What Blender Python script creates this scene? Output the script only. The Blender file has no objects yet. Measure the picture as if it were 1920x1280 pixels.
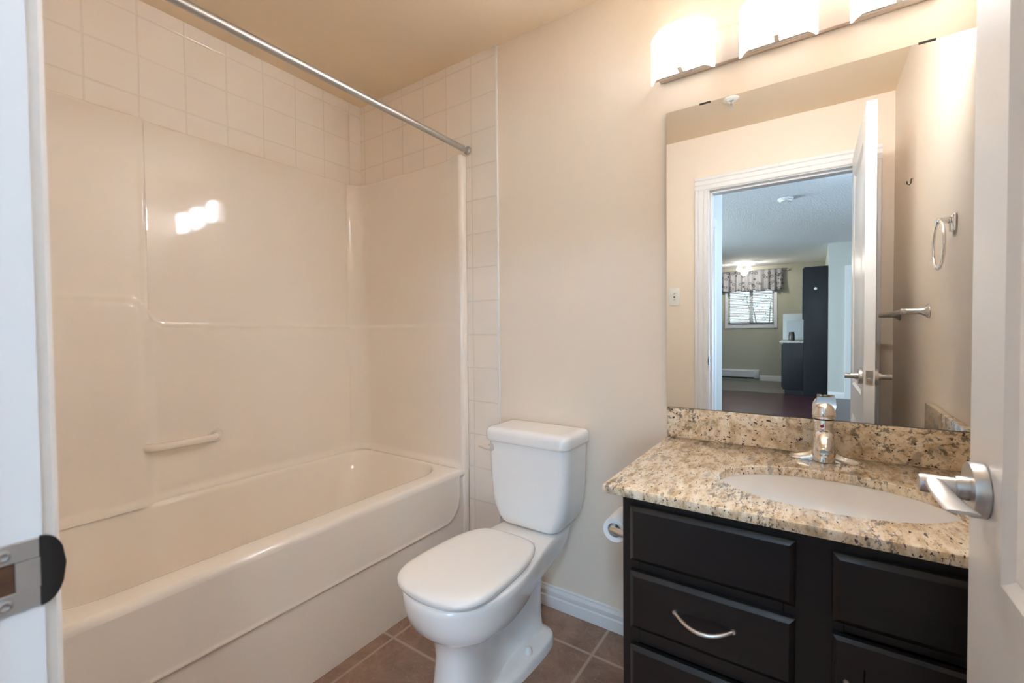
import bpy, bmesh, math, random
from mathutils import Vector, Matrix
import numpy as np
random.seed(7)
sc = bpy.context.scene
COL = sc.collection

# ------------------------------------------------------------------ camera
CAMZ = 1.1346
cd = bpy.data.cameras.new('camera')
cd.sensor_width = 36.0
cd.sensor_fit = 'HORIZONTAL'
cd.lens = 15.5267
cd.clip_start = 0.01
cd.dof.use_dof = True
cd.dof.focus_distance = 1.75
cd.dof.aperture_fstop = 6.3
cam = bpy.data.objects.new('camera', cd)
COL.objects.link(cam)
F_ = Vector((-0.56198679, 0.826832, -0.02279677))
R_ = Vector((0.82712801, 0.56194375, -0.00885849))
U_ = Vector((-0.00548602, 0.0238342, 0.99970087))
m3 = Matrix((R_, U_, -F_)).transposed()
cam.matrix_world = Matrix.Translation((0, 0, CAMZ)) @ m3.to_4x4()
sc.camera = cam

# ------------------------------------------------------------------ look
sc.view_settings.view_transform = 'Standard'
sc.view_settings.look = 'None'
sc.view_settings.exposure = 0.80
sc.view_settings.gamma = 1.0
sc.view_settings.use_curve_mapping = False
sc.cycles.use_denoising = True
sc.cycles.max_bounces = 20
sc.cycles.diffuse_bounces = 14
sc.cycles.glossy_bounces = 6
sc.cycles.sample_clamp_indirect = 20.0
sc.cycles.caustics_reflective = False
sc.cycles.caustics_refractive = False

# ------------------------------------------------------------------ world + daylight
w = bpy.data.worlds.new('overcast_sky')
sc.world = w
w.use_nodes = True
wn = w.node_tree
bg = wn.nodes['Background']
wtc = wn.nodes.new('ShaderNodeTexCoord')
wsep = wn.nodes.new('ShaderNodeSeparateXYZ')
wramp = wn.nodes.new('ShaderNodeValToRGB')
wn.links.new(wtc.outputs['Generated'], wsep.inputs[0])
wmr = wn.nodes.new('ShaderNodeMapRange')
wmr.inputs['From Min'].default_value = -0.2
wmr.inputs['From Max'].default_value = 0.8
wn.links.new(wsep.outputs['Z'], wmr.inputs['Value'])
wn.links.new(wmr.outputs[0], wramp.inputs[0])
wramp.color_ramp.elements[0].color = (0.60, 0.68, 0.72, 1)
wramp.color_ramp.elements[1].color = (0.72, 0.86, 1.0, 1)
wn.links.new(wramp.outputs[0], bg.inputs[0])
bg.inputs[1].default_value = 2.0

def area(name, loc, rot, sx, sy, power, col):
    d = bpy.data.lights.new(name, 'AREA')
    d.shape = 'RECTANGLE'; d.size = sx; d.size_y = sy
    d.energy = power; d.color = col
    o = bpy.data.objects.new(name, d)
    o.location = loc; o.rotation_euler = rot
    COL.objects.link(o)
    return o
R90 = math.pi / 2
DAY = (0.45, 0.69, 1.0)
# daylight outside the living-room patio window (in the wall y=-5.75), plus an added side light that brightens the hall
area('daylight_patio_window', (2.35, -5.95, 1.25), (R90, 0, 0), 1.9, 2.0, 130, DAY)
area('side_fill_light', (-4.75, -2.9, 1.30), (R90, 0, -R90), 2.4, 2.0, 290, (0.72, 0.86, 1.0))
LAMP_POWER = 0.22
LAMP_COL = (1.0, 0.93, 0.86)
SHADE_EMIT = 53.0
SHADE_BACK = 1.0

# ------------------------------------------------------------------ materials
def nodes_of(m):
    return m.node_tree.nodes, m.node_tree.links
def mat(name, col, rough=0.5, metal=0.0, bump=None, var=None, coat=0.0, spec=0.5, aniso=0.0):
    """col linear rgb; bump=(scale,strength,distance[,detail]); var=(scale,amount) tone variation"""
    m = bpy.data.materials.new(name)
    m.use_nodes = True
    N, L = nodes_of(m)
    b = N['Principled BSDF']
    b.inputs['Base Color'].default_value = (*col, 1)
    b.inputs['Roughness'].default_value = rough
    b.inputs['Metallic'].default_value = metal
    b.inputs['Coat Weight'].default_value = coat
    b.inputs['Specular IOR Level'].default_value = spec
    tc = N.new('ShaderNodeTexCoord')
    if bump:
        t = N.new('ShaderNodeTexNoise')
        t.inputs['Scale'].default_value = bump[0]
        t.inputs['Detail'].default_value = bump[3] if len(bump) > 3 else 3
        L.new(tc.outputs['Object'], t.inputs['Vector'])
        bn = N.new('ShaderNodeBump')
        bn.inputs['Strength'].default_value = bump[1]
        bn.inputs['Distance'].default_value = bump[2]
        L.new(t.outputs['Fac'], bn.inputs['Height'])
        L.new(bn.outputs[0], b.inputs['Normal'])
    if var:
        t = N.new('ShaderNodeTexNoise')
        t.inputs['Scale'].default_value = var[0]
        t.inputs['Detail'].default_value = 4
        L.new(tc.outputs['Object'], t.inputs['Vector'])
        r = N.new('ShaderNodeValToRGB')
        a = var[1]
        r.color_ramp.elements[0].position = 0.3
        r.color_ramp.elements[1].position = 0.7
        r.color_ramp.elements[0].color = (*[c * (1 - a) for c in col], 1)
        r.color_ramp.elements[1].color = (*[min(1, c * (1 + a)) for c in col], 1)
        L.new(t.outputs['Fac'], r.inputs[0])
        L.new(r.outputs[0], b.inputs['Base Color'])
    return m

def math_node(N, L, op, a, b=None):
    n = N.new('ShaderNodeMath'); n.operation = op
    for i, v in enumerate((a, b)):
        if v is None: continue
        if isinstance(v, (int, float)): n.inputs[i].default_value = v
        else: L.new(v, n.inputs[i])
    return n.outputs[0]

def grid_mask(N, L, axes, width):
    """1 on grout lines. axes=[(axis,offset,size)] object coordinates"""
    tc = N.new('ShaderNodeTexCoord'); s = N.new('ShaderNodeSeparateXYZ')
    L.new(tc.outputs['Object'], s.inputs[0])
    out = None
    for ax, off, size in axes:
        f = math_node(N, L, 'FRACT', math_node(N, L, 'DIVIDE', math_node(N, L, 'SUBTRACT', s.outputs[ax], off + 10 * -size), size))
        d = math_node(N, L, 'MULTIPLY', math_node(N, L, 'SUBTRACT', 0.5, math_node(N, L, 'ABSOLUTE', math_node(N, L, 'SUBTRACT', f, 0.5))), size)
        mr = N.new('ShaderNodeMapRange')
        mr.inputs['From Min'].default_value = width * 0.5
        mr.inputs['From Max'].default_value = width * 1.1
        mr.inputs['To Min'].default_value = 1; mr.inputs['To Max'].default_value = 0
        L.new(d, mr.inputs['Value'])
        out = mr.outputs[0] if out is None else math_node(N, L, 'MAXIMUM', out, mr.outputs[0])
    return out

def tile_mat(name, col, grout, axes, width, rough, vein=None):
    m = bpy.data.materials.new(name); m.use_nodes = True
    N, L = nodes_of(m); b = N['Principled BSDF']
    g = grid_mask(N, L, axes, width)
    mix = N.new('ShaderNodeMix'); mix.data_type = 'RGBA'
    L.new(g, mix.inputs['Factor'])
    mix.inputs['A'].default_value = (*col, 1); mix.inputs['B'].default_value = (*grout, 1)
    hgt = math_node(N, L, 'SUBTRACT', 1.0, g)
    if vein:
        tc = N.new('ShaderNodeTexCoord')
        t = N.new('ShaderNodeTexNoise'); t.inputs['Scale'].default_value = vein[0]
        t.inputs['Detail'].default_value = 8; t.inputs['Roughness'].default_value = 0.65
        t.inputs['Distortion'].default_value = 0.8
        L.new(tc.outputs['Object'], t.inputs['Vector'])
        r = N.new('ShaderNodeValToRGB')
        r.color_ramp.elements[0].position = 0.32; r.color_ramp.elements[1].position = 0.72
        r.color_ramp.elements[0].color = (*vein[1], 1); r.color_ramp.elements[1].color = (*vein[2], 1)
        L.new(t.outputs['Fac'], r.inputs[0])
        # pale scratchy veins
        t2 = N.new('ShaderNodeTexNoise'); t2.inputs['Scale'].default_value = vein[0] * 1.6
        t2.inputs['Detail'].default_value = 5; t2.inputs['Distortion'].default_value = 2.2
        L.new(tc.outputs['Object'], t2.inputs['Vector'])
        a = math_node(N, L, 'ABSOLUTE', math_node(N, L, 'SUBTRACT', t2.outputs['Fac'], 0.5))
        mr = N.new('ShaderNodeMapRange'); mr.inputs['From Min'].default_value = 0.0; mr.inputs['From Max'].default_value = 0.010
        mr.inputs['To Min'].default_value = 0.35; mr.inputs['To Max'].default_value = 0
        L.new(a, mr.inputs['Value'])
        mx = N.new('ShaderNodeMix'); mx.data_type = 'RGBA'
        L.new(mr.outputs[0], mx.inputs['Factor']); L.new(r.outputs[0], mx.inputs['A'])
        mx.inputs['B'].default_value = (*[c * 1.9 for c in vein[2]], 1)
        L.new(mx.outputs['Result'], mix.inputs['A'])
        hgt = math_node(N, L, 'ADD', hgt, math_node(N, L, 'MULTIPLY', t.outputs['Fac'], 0.5))
    L.new(mix.outputs['Result'], b.inputs['Base Color'])
    b.inputs['Roughness'].default_value = rough
    bn = N.new('ShaderNodeBump'); bn.inputs['Strength'].default_value = 0.6; bn.inputs['Distance'].default_value = 0.0012
    L.new(hgt, bn.inputs['Height']); L.new(bn.outputs[0], b.inputs['Normal'])
    return m

def granite_mat(name, stretch):
    m = bpy.data.materials.new(name); m.use_nodes = True
    N, L = nodes_of(m); b = N['Principled BSDF']
    tc = N.new('ShaderNodeTexCoord'); mp = N.new('ShaderNodeMapping')
    mp.inputs['Scale'].default_value = stretch[:3]
    mp.inputs['Rotation'].default_value = (0, 0, stretch[3])
    L.new(tc.outputs['Object'], mp.inputs['Vector'])
    def noise(scale, detail, rough, dist=0.0, off=0.0):
        t = N.new('ShaderNodeTexNoise')
        t.noise_dimensions = '4D'; t.inputs['W'].default_value = off
        t.inputs['Scale'].default_value = scale; t.inputs['Detail'].default_value = detail
        t.inputs['Roughness'].default_value = rough; t.inputs['Distortion'].default_value = dist
        L.new(mp.outputs[0], t.inputs['Vector'])
        return t.outputs['Fac']
    def ramp(fac, stops):
        r = N.new('ShaderNodeValToRGB')
        e = r.color_ramp.elements
        e[0].position, e[0].color = stops[0][0], (*stops[0][1], 1)
        e[1].position, e[1].color = stops[-1][0], (*stops[-1][1], 1)
        for p, c in stops[1:-1]:
            k = e.new(p); k.color = (*c, 1)
        L.new(fac, r.inputs[0]); return r.outputs[0]
    def over(base, fac, col):
        mx = N.new('ShaderNodeMix'); mx.data_type = 'RGBA'
        L.new(fac, mx.inputs['Factor']); L.new(base, mx.inputs['A'])
        mx.inputs['B'].default_value = (*col, 1)
        return mx.outputs['Result']
    def thr(fac, lo, hi):
        mr = N.new('ShaderNodeMapRange'); mr.inputs['From Min'].default_value = lo; mr.inputs['From Max'].default_value = hi
        L.new(fac, mr.inputs['Value']); return mr.outputs[0]
    c = ramp(noise(34, 6, .65, .4), [(0.30, (0.42, 0.29, 0.16)), (0.42, (0.64, 0.49, 0.31)), (0.53, (0.82, 0.70, 0.53)), (0.68, (0.88, 0.82, 0.70))])
    c = over(c, math_node(N, L, 'MULTIPLY', thr(noise(60, 4, .65, .5, 3.1), .56, .64), .75), (0.30, 0.20, 0.12))
    c = over(c, math_node(N, L, 'MULTIPLY', thr(noise(16, 3, .6, .6, 6.4), .57, .66), .6), (0.25, 0.22, 0.19))
    c = over(c, thr(noise(95, 2, .5, .3, 8.2), .64, .68), (0.085, 0.035, 0.028))
    c = over(c, thr(noise(135, 2, .5, .3, 5.7), .64, .69), (0.03, 0.027, 0.027))
    mul = math_node(N, L, 'MULTIPLY', thr(noise(8, 2, .5, 0, 1.3), .48, .56), thr(noise(70, 4, .65, .4, 2.4), .53, .58))
    c = over(c, math_node(N, L, 'MULTIPLY', mul, .8), (0.12, 0.10, 0.085))
    L.new(c, b.inputs['Base Color'])
    b.inputs['Roughness'].default_value = 0.13
    b.inputs['Coat Weight'].default_value = 0.3
    b.inputs['Coat Roughness'].default_value = 0.05
    return m

def wood_mat(name, c0, c1, rough, plank=None, axis=0, coat=0.0):
    m = bpy.data.materials.new(name); m.use_nodes = True
    N, L = nodes_of(m); b = N['Principled BSDF']
    tc = N.new('ShaderNodeTexCoord'); mp = N.new('ShaderNodeMapping')
    s = [14, 14, 14]; s[axis] = 1.2
    mp.inputs['Scale'].default_value = s
    L.new(tc.outputs['Object'], mp.inputs['Vector'])
    t = N.new('ShaderNodeTexNoise'); t.inputs['Scale'].default_value = 3; t.inputs['Detail'].default_value = 6
    L.new(mp.outputs[0], t.inputs['Vector'])
    r = N.new('ShaderNodeValToRGB'); r.color_ramp.elements[0].position = .3; r.color_ramp.elements[1].position = .7
    r.color_ramp.elements[0].color = (*c0, 1); r.color_ramp.elements[1].color = (*c1, 1)
    L.new(t.outputs['Fac'], r.inputs[0])
    out = r.outputs[0]
    if plank:
        g = grid_mask(N, L, [(plank[0], 0.0, plank[1])], 0.003)
        mx = N.new('ShaderNodeMix'); mx.data_type = 'RGBA'
        L.new(g, mx.inputs['Factor']); L.new(out, mx.inputs['A']); mx.inputs['B'].default_value = (*[c * .4 for c in c0], 1)
        out = mx.outputs['Result']
    L.new(out, b.inputs['Base Color'])
    b.inputs['Roughness'].default_value = rough
    b.inputs['Coat Weight'].default_value = coat
    bn = N.new('ShaderNodeBump'); bn.inputs['Strength'].default_value = .15; bn.inputs['Distance'].default_value = .001
    L.new(t.outputs['Fac'], bn.inputs['Height']); L.new(bn.outputs[0], b.inputs['Normal'])
    return m

def emis(name, col, strength):
    m = bpy.data.materials.new(name); m.use_nodes = True
    N, L = nodes_of(m)
    b = N['Principled BSDF']
    b.inputs['Base Color'].default_value = (0.8, 0.8, 0.8, 1)
    b.inputs['Roughness'].default_value = 0.4
    b.inputs['Emission Color'].default_value = (*col, 1)
    b.inputs['Emission Strength'].default_value = strength
    return m

def shade_glass(name, col, strength):
    m = emis(name, col, strength)
    N, L = nodes_of(m); b = N['Principled BSDF']
    tc = N.new('ShaderNodeTexCoord'); t = N.new('ShaderNodeTexNoise')
    t.inputs['Scale'].default_value = 14; t.inputs['Detail'].default_value = 6; t.inputs['Distortion'].default_value = 1.0
    L.new(tc.outputs['Object'], t.inputs['Vector'])
    mr = N.new('ShaderNodeMapRange'); mr.inputs['From Min'].default_value = .3; mr.inputs['From Max'].default_value = .7
    mr.inputs['To Min'].default_value = strength * .82; mr.inputs['To Max'].default_value = strength * 1.12
    L.new(t.outputs['Fac'], mr.inputs['Value']); L.new(mr.outputs[0], b.inputs['Emission Strength'])
    return m

def pane_mat(name):
    m = bpy.data.materials.new(name); m.use_nodes = True
    N, L = nodes_of(m)
    N.remove(N['Principled BSDF'])
    tr = N.new('ShaderNodeBsdfTransparent'); gl = N.new('ShaderNodeBsdfGlossy'); gl.inputs['Roughness'].default_value = .02
    tr.inputs[0].default_value = (.93, .97, .96, 1)
    fr = N.new('ShaderNodeFresnel'); fr.inputs[0].default_value = 1.45
    mx = N.new('ShaderNodeMixShader')
    L.new(fr.outputs[0], mx.inputs[0]); L.new(tr.outputs[0], mx.inputs[1]); L.new(gl.outputs[0], mx.inputs[2])
    L.new(mx.outputs[0], N['Material Output'].inputs[0])
    return m

def valance_mat(name):
    m = bpy.data.materials.new(name); m.use_nodes = True
    N, L = nodes_of(m); b = N['Principled BSDF']
    tc = N.new('ShaderNodeTexCoord'); v = N.new('ShaderNodeTexVoronoi')
    v.inputs['Scale'].default_value = 12.0
    mp = N.new('ShaderNodeMapping'); mp.inputs['Scale'].default_value = (1, 0.0, 1.1)
    L.new(tc.outputs['Object'], mp.inputs[0]); L.new(mp.outputs[0], v.inputs['Vector'])
    d = v.outputs['Distance']
    ring = math_node(N, L, 'ABSOLUTE', math_node(N, L, 'SUBTRACT', d, 0.33))
    mr = N.new('ShaderNodeMapRange'); mr.inputs['From Min'].default_value = .05; mr.inputs['From Max'].default_value = .09
    mr.inputs['To Min'].default_value = 1; mr.inputs['To Max'].default_value = 0
    L.new(ring, mr.inputs['Value'])
    mx = N.new('ShaderNodeMix'); mx.data_type = 'RGBA'
    mx.inputs['A'].default_value = (.26, .26, .28, 1); mx.inputs['B'].default_value = (.045, .043, .05, 1)
    L.new(mr.outputs[0], mx.inputs['Factor']); L.new(mx.outputs['Result'], b.inputs['Base Color'])
    b.inputs['Roughness'].default_value = .6
    b.inputs['Sheen Weight'].default_value = .2
    return m

M = {}
M['paint'] = mat('beige_wall_paint', (0.80, 0.70, 0.585), 0.42, bump=(160, .10, .001), spec=.35)
M['ceil'] = mat('beige_ceiling_paint', (0.76, 0.63, 0.47), 0.6, bump=(160, .10, .001), spec=.3)
M['hallpaint'] = mat('grey_hall_paint', (0.60, 0.60, 0.56), 0.6, bump=(160, .1, .001), spec=.3)
M['farpaint'] = mat('sage_kitchen_paint', (0.50, 0.49, 0.40), 0.6, bump=(160, .1, .001), spec=.3)
M['popcorn'] = mat('stippled_ceiling', (0.84, 0.84, 0.84), 0.9, bump=(70, 1.0, .012, 4), spec=.1)
M['white'] = mat('white_trim_paint', (0.75, 0.75, 0.745), 0.35, bump=(40, .05, .001))
M['doorwhite'] = mat('white_door_paint', (0.86, 0.85, 0.835), 0.33, bump=(60, .12, .001))
M['acrylic'] = mat('ivory_acrylic', (0.85, 0.80, 0.735), 0.055, bump=(9.0, .10, .004, 2), coat=.0)
M['porcelain'] = mat('white_porcelain', (0.86, 0.86, 0.85), 0.10, coat=.4)
M['seat'] = mat('cream_toilet_seat', (0.86, 0.85, 0.825), 0.16, coat=.2)
M['sink'] = mat('sink_porcelain', (0.82, 0.83, 0.84), 0.10, coat=.4)
M['plastic'] = mat('white_plastic', (0.78, 0.77, 0.73), 0.4, bump=(80, .03, .001))
M['lever'] = mat('biscuit_plastic', (0.66, 0.58, 0.52), 0.25, bump=(80, .03, .001))
M['chrome'] = mat('polished_chrome', (0.86, 0.86, 0.86), 0.06, 1.0, bump=(20, .02, .001))
M['nickel'] = mat('brushed_nickel', (0.62, 0.61, 0.60), 0.33, 1.0, bump=(200, .06, .0006))
M['rodmetal'] = mat('satin_rod_metal', (0.50, 0.49, 0.48), 0.42, 1.0, bump=(200, .05, .0006))
M['dark'] = mat('black_rubber', (0.012, 0.012, 0.013), 0.5, bump=(80, .05, .001))
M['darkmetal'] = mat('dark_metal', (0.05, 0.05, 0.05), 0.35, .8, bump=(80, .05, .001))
M['red'] = mat('red_plastic', (0.30, 0.01, 0.02), 0.3, bump=(80, .03, .001))
M['espresso'] = wood_mat('espresso_wood', (0.006, 0.0045, 0.0045), (0.010, 0.0075, 0.007), 0.32, axis=0)
M['kitchenblack'] = wood_mat('black_cabinet_wood', (0.007, 0.0075, 0.010), (0.010, 0.011, 0.014), 0.45, axis=2)
M['cherry'] = wood_mat('cherry_laminate', (0.040, 0.011, 0.014), (0.075, 0.022, 0.026), 0.30, plank=(1, 0.125), axis=0)
M['greyfloor'] = wood_mat('grey_laminate', (0.15, 0.13, 0.11), (0.24, 0.21, 0.18), 0.36, plank=(1, 0.18), axis=0)
M['walltile_l'] = tile_mat('ivory_wall_tile_left', (0.85, 0.795, 0.725), (0.79, 0.74, 0.675), [(1, .146, .15), (2, 2.017, .1475)], .0035, .16)
M['walltile_b'] = tile_mat('ivory_wall_tile_back', (0.85, 0.795, 0.725), (0.77, 0.72, 0.655), [(0, -1.28, .15), (2, 1.878, .1515)], .0035, .16)
M['floortile'] = tile_mat('brown_floor_tile', (0.12, 0.07, 0.05), (0.46, 0.35, 0.27), [(0, -.632, .325), (1, 1.41, .325)], .0065, .30,
                          vein=(7.0, (0.20, 0.118, 0.080), (0.40, 0.26, 0.19)))
M['granite'] = granite_mat('tan_granite_top', (1.7, 0.62, 1.0, -0.5))
M['granite_v'] = granite_mat('tan_granite_splash', (0.9, 0.9, 1.0, 0.0))
M['mirror'] = mat('mirror_silver', (0.90, 0.915, 0.905), 0.0, 1.0)
M['shade'] = shade_glass('lit_frosted_glass', (0.91, 0.945, 1.0), SHADE_EMIT)
M['shade_edge'] = shade_glass('lit_frosted_glass_edge', (0.91, 0.945, 1.0), 3.5)
M['shade_back'] = shade_glass('lit_frosted_glass_inner', (1.0, 0.94, 0.86), SHADE_BACK)
M['plate'] = mat('satin_nickel_plate', (0.62, 0.54, 0.47), 0.38, .65, bump=(200, .04, .0006))
M['paper'] = mat('white_paper', (0.82, 0.82, 0.82), 0.9, bump=(120, .2, .001))
M['card'] = mat('grey_card', (0.40, 0.36, 0.31), 0.9, bump=(120, .2, .001))
M['rawwood'] = mat('raw_wood_brown', (0.10, 0.045, 0.02), 0.8, var=(60, .4))
M['pane'] = pane_mat('window_glass')
M['vinyl'] = mat('white_vinyl', (0.80, 0.82, 0.84), 0.35, bump=(60, .03, .001))
M['slat'] = mat('white_blind_slat', (0.82, 0.84, 0.86), 0.45, bump=(60, .03, .001))
M['valance'] = valance_mat('grey_swirl_fabric')
M['kglass'] = emis('lit_lamp_glass', (1.0, 0.95, 0.88), 5.0)
M['hallfill_far'] = emis('hall_fill_glow_far', (0.84, 0.90, 1.0), 46.0)  # glow for the added hall fill domes
M['hallfill'] = emis('hall_fill_glow', (0.55, 0.74, 1.0), 92.0)
M['heater'] = mat('white_heater_enamel', (0.66, 0.68, 0.70), 0.4, bump=(60, .04, .001))
M['counter2'] = mat('pale_kitchen_counter', (0.46, 0.43, 0.40), 0.25, var=(60, .35))
M['jarglass'] = mat('dark_jar_glass', (0.10, 0.08, 0.07), 0.12, bump=(60, .02, .001))
M['leaf'] = mat('green_leaf', (0.10, 0.24, 0.06), 0.5, var=(9, .4))
M['bark'] = mat('brown_bark', (0.10, 0.07, 0.05), 0.8, bump=(30, .5, .01))
M['lawn'] = mat('lawn_green', (0.16, 0.25, 0.10), 0.9, var=(3, .3))

# ------------------------------------------------------------------ mesh helpers
def box(bm, x0, x1, y0, y1, z0, z1, b=0.0, seg=2):
    r = bmesh.ops.create_cube(bm, size=1.0)
    vs = r['verts']
    for v in vs:
        v.co = Vector((x0 + (v.co.x + .5) * (x1 - x0), y0 + (v.co.y + .5) * (y1 - y0), z0 + (v.co.z + .5) * (z1 - z0)))
    if b > 0:
        es = list({e for v in vs for e in v.link_edges})
        bmesh.ops.bevel(bm, geom=es, offset=b, segments=seg, profile=.5, affect='EDGES', clamp_overlap=True)
    return bm

def loft(bm, rings, cap0=True, cap1=True, closed=True):
    vr = [[bm.verts.new(p) for p in r] for r in rings]
    n = len(rings[0])
    rng = range(n) if closed else range(n - 1)
    for a, b in zip(vr[:-1], vr[1:]):
        for i in rng:
            j = (i + 1) % n
            try: bm.faces.new((a[i], a[j], b[j], b[i]))
            except ValueError: pass
    if cap0 and closed: bm.faces.new(list(reversed(vr[0])))
    if cap1 and closed: bm.faces.new(vr[-1])
    return vr

def frame(d, up=Vector((0, 0, 1))):
    d = d.normalized()
    if abs(d.dot(up)) > .98: up = Vector((1, 0, 0)) if abs(d.x) < .9 else Vector((0, 1, 0))
    a = d.cross(up).normalized(); b = a.cross(d).normalized()
    return a, b

def tube(bm, pts, r, seg=14, caps=True, flat=1.0):
    pts = [Vector(p) for p in pts]
    if not isinstance(r, (list, tuple)): r = [r] * len(pts)
    rings = []
    pa = None
    for i, p in enumerate(pts):
        d = (pts[min(i + 1, len(pts) - 1)] - pts[max(i - 1, 0)])
        if pa is None: a, b = frame(d)
        else:
            a = (pa - d.normalized() * pa.dot(d.normalized())).normalized(); b = a.cross(d.normalized()).normalized()
        pa = a
        rings.append([p + r[i] * (math.cos(t) * a + flat * math.sin(t) * b) for t in [2 * math.pi * k / seg for k in range(seg)]])
    loft(bm, rings, caps, caps)

def lathe(bm, prof, c, axis=(0, 0, 1), seg=32, sx=1.0, sy=1.0, caps=True):
    ax = Vector(axis).normalized(); a, b = frame(ax); c = Vector(c)
    rings = [[c + ax * h + max(r, 1e-5) * (sx * math.cos(2 * math.pi * k / seg) * a + sy * math.sin(2 * math.pi * k / seg) * b) for k in range(seg)] for r, h in prof]
    loft(bm, rings, caps, caps)

def extrude_profile(bm, prof, axis, a0, a1):
    """prof: list of 2D pts; axis 'x': (y,z) extruded along x; 'y': (x,z) ; 'z': (x,y)"""
    def P(u, v, a):
        return {'x': (a, u, v), 'y': (u, a, v), 'z': (u, v, a)}[axis]
    loft(bm, [[P(u, v, a0) for u, v in prof], [P(u, v, a1) for u, v in prof]])

def rrect(cx, cy, hx, hy, r, n=6):
    """rounded rectangle CCW, r radius or 4 radii (++ , -+, --, +-)"""
    rr = r if isinstance(r, (list, tuple)) else [r] * 4
    out = []
    for q, (sx, sy) in enumerate(((1, 1), (-1, 1), (-1, -1), (1, -1))):
        for k in range(n + 1):
            t = (q + k / n) * math.pi / 2
            out.append((cx + sx * (hx - rr[q]) + rr[q] * math.cos(t), cy + sy * (hy - rr[q]) + rr[q] * math.sin(t)))
    return out

ORIG = {}
def link(o, parent=None):
    COL.objects.link(o)
    if parent is not None: o.parent = parent
    return o

def obj(name, bm, m, parent=None, origin=None, smooth=35, weld=False):
    """bm holds world coordinates"""
    if weld: bmesh.ops.remove_doubles(bm, verts=bm.verts, dist=1e-5)
    bmesh.ops.recalc_face_normals(bm, faces=bm.faces)
    me = bpy.data.meshes.new(name)
    bm.to_mesh(me); bm.free()
    if parent is not None: off = ORIG[parent.name]
    elif origin is not None: off = Vector(origin)
    else: off = Vector((0, 0, 0))
    me.transform(Matrix.Translation(-off))
    me.materials.append(m)
    if smooth:
        me.shade_smooth()
        me.set_sharp_from_angle(angle=math.radians(smooth))
    o = bpy.data.objects.new(name, me)
    if parent is None: o.location = off
    link(o, parent)
    ORIG[o.name] = off
    return o

def thing(name, label, cat, loc, group=None):
    o = bpy.data.objects.new(name, None)
    o.empty_display_size = .05
    o.location = loc; COL.objects.link(o)
    ORIG[o.name] = Vector(loc)
    tag(o, label, cat, group)
    return o
def tag(o, label, cat, group=None, kind=None):
    o['label'] = label; o['category'] = cat
    if group: o['group'] = group
    if kind: o['kind'] = kind
    return o
def struct(name, bm, m, label, cat, smooth=35, parent=None):
    o = obj(name, bm, m, parent, smooth=smooth)
    if parent is None:
        tag(o, label, cat, kind='structure')
    return o
def B(): return bmesh.new()
def sstep(a, b, x):
    t = min(1, max(0, (x - a) / (b - a))); return t * t * (3 - 2 * t)
def sd_rrect(x, y, x0, x1, y0, y1, r):
    """signed distance to rounded rect, negative inside"""
    qx = abs(x - (x0 + x1) / 2) - (x1 - x0) / 2 + r
    qy = abs(y - (y0 + y1) / 2) - (y1 - y0) / 2 + r
    return math.hypot(max(qx, 0), max(qy, 0)) + min(max(qx, qy), 0) - r
def curve(keys, x):
    """Catmull-Rom through (x, y) keys"""
    ks = keys
    if x <= ks[0][0]: return ks[0][1]
    if x >= ks[-1][0]: return ks[-1][1]
    i = max(k for k in range(len(ks) - 1) if ks[k][0] <= x)
    x0, y0 = ks[i]; x1, y1 = ks[i + 1]
    h = x1 - x0
    def slope(k):
        if k == 0: return (ks[1][1] - ks[0][1]) / (ks[1][0] - ks[0][0])
        if k == len(ks) - 1: return (ks[k][1] - ks[k - 1][1]) / (ks[k][0] - ks[k - 1][0])
        return (ks[k + 1][1] - ks[k - 1][1]) / (ks[k + 1][0] - ks[k - 1][0])
    t = (x - x0) / h; a = slope(i) * h; b = slope(i + 1) * h
    return (2 * t**3 - 3 * t**2 + 1) * y0 + (t**3 - 2 * t**2 + t) * a + (-2 * t**3 + 3 * t**2) * y1 + (t**3 - t**2) * b

# ------------------------------------------------------------------ key dimensions (camera stands at x=y=0)
XL, XR, YB, YD, ZC = -2.072, 0.352, 1.577, 0.083, 2.37
XT, ZR = -1.3135, 0.5085           # tub front face, rim height
XJ, XJR, ZH = -0.546, 0.216, 2.02  # door opening
YO = -0.032                        # hall face of the front wall
ZC2, YF, YP = 2.52, -8.0, -5.75    # hall ceiling, kitchen wall, wall beside the kitchen

# ------------------------------------------------------------------ bathroom shell
bm = box(B(), XL - .1, XR + .1, YO, YB + .1, -.06, 0.0)
struct('floor', bm, M['floortile'], 'brown stone-look tile floor of the bathroom', 'floor')
bm = box(B(), XL - .1, XR + .1, YD - .01, YB + .1, ZC, ZC + .06)
struct('ceiling', bm, M['ceil'], 'beige painted bathroom ceiling', 'ceiling')
bm = box(B(), XL - .1, XR + .1, YB, YB + .1, 0, ZC)
struct('wall_back', bm, M['paint'], 'beige wall behind the toilet, mirror and vanity', 'wall')
bm = box(B(), XL - .1, XL, YO, YB, 0, ZC)
struct('wall_left', bm, M['paint'], 'wall along the long side of the bathtub', 'wall')
bm = box(B(), XR, XR + .1, .03, YB, 0, ZC)
struct('wall_right', bm, M['paint'], 'beige wall with towel bar and towel ring, seen in the mirror', 'wall')
def front_wall(y0, y1, x0, x1, zt):
    bm = B()
    box(bm, x0, XJ - .012, y0, y1, 0, zt); box(bm, XJR + .012, x1, y0, y1, 0, zt); box(bm, XJ - .012, XJR + .012, y0, y1, ZH + .012, zt)
    return bm
struct('wall_front', front_wall(.03, YD, XL, XR, ZC), M['paint'], 'beige wall around the bathroom doorway, seen in the mirror', 'wall')

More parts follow.
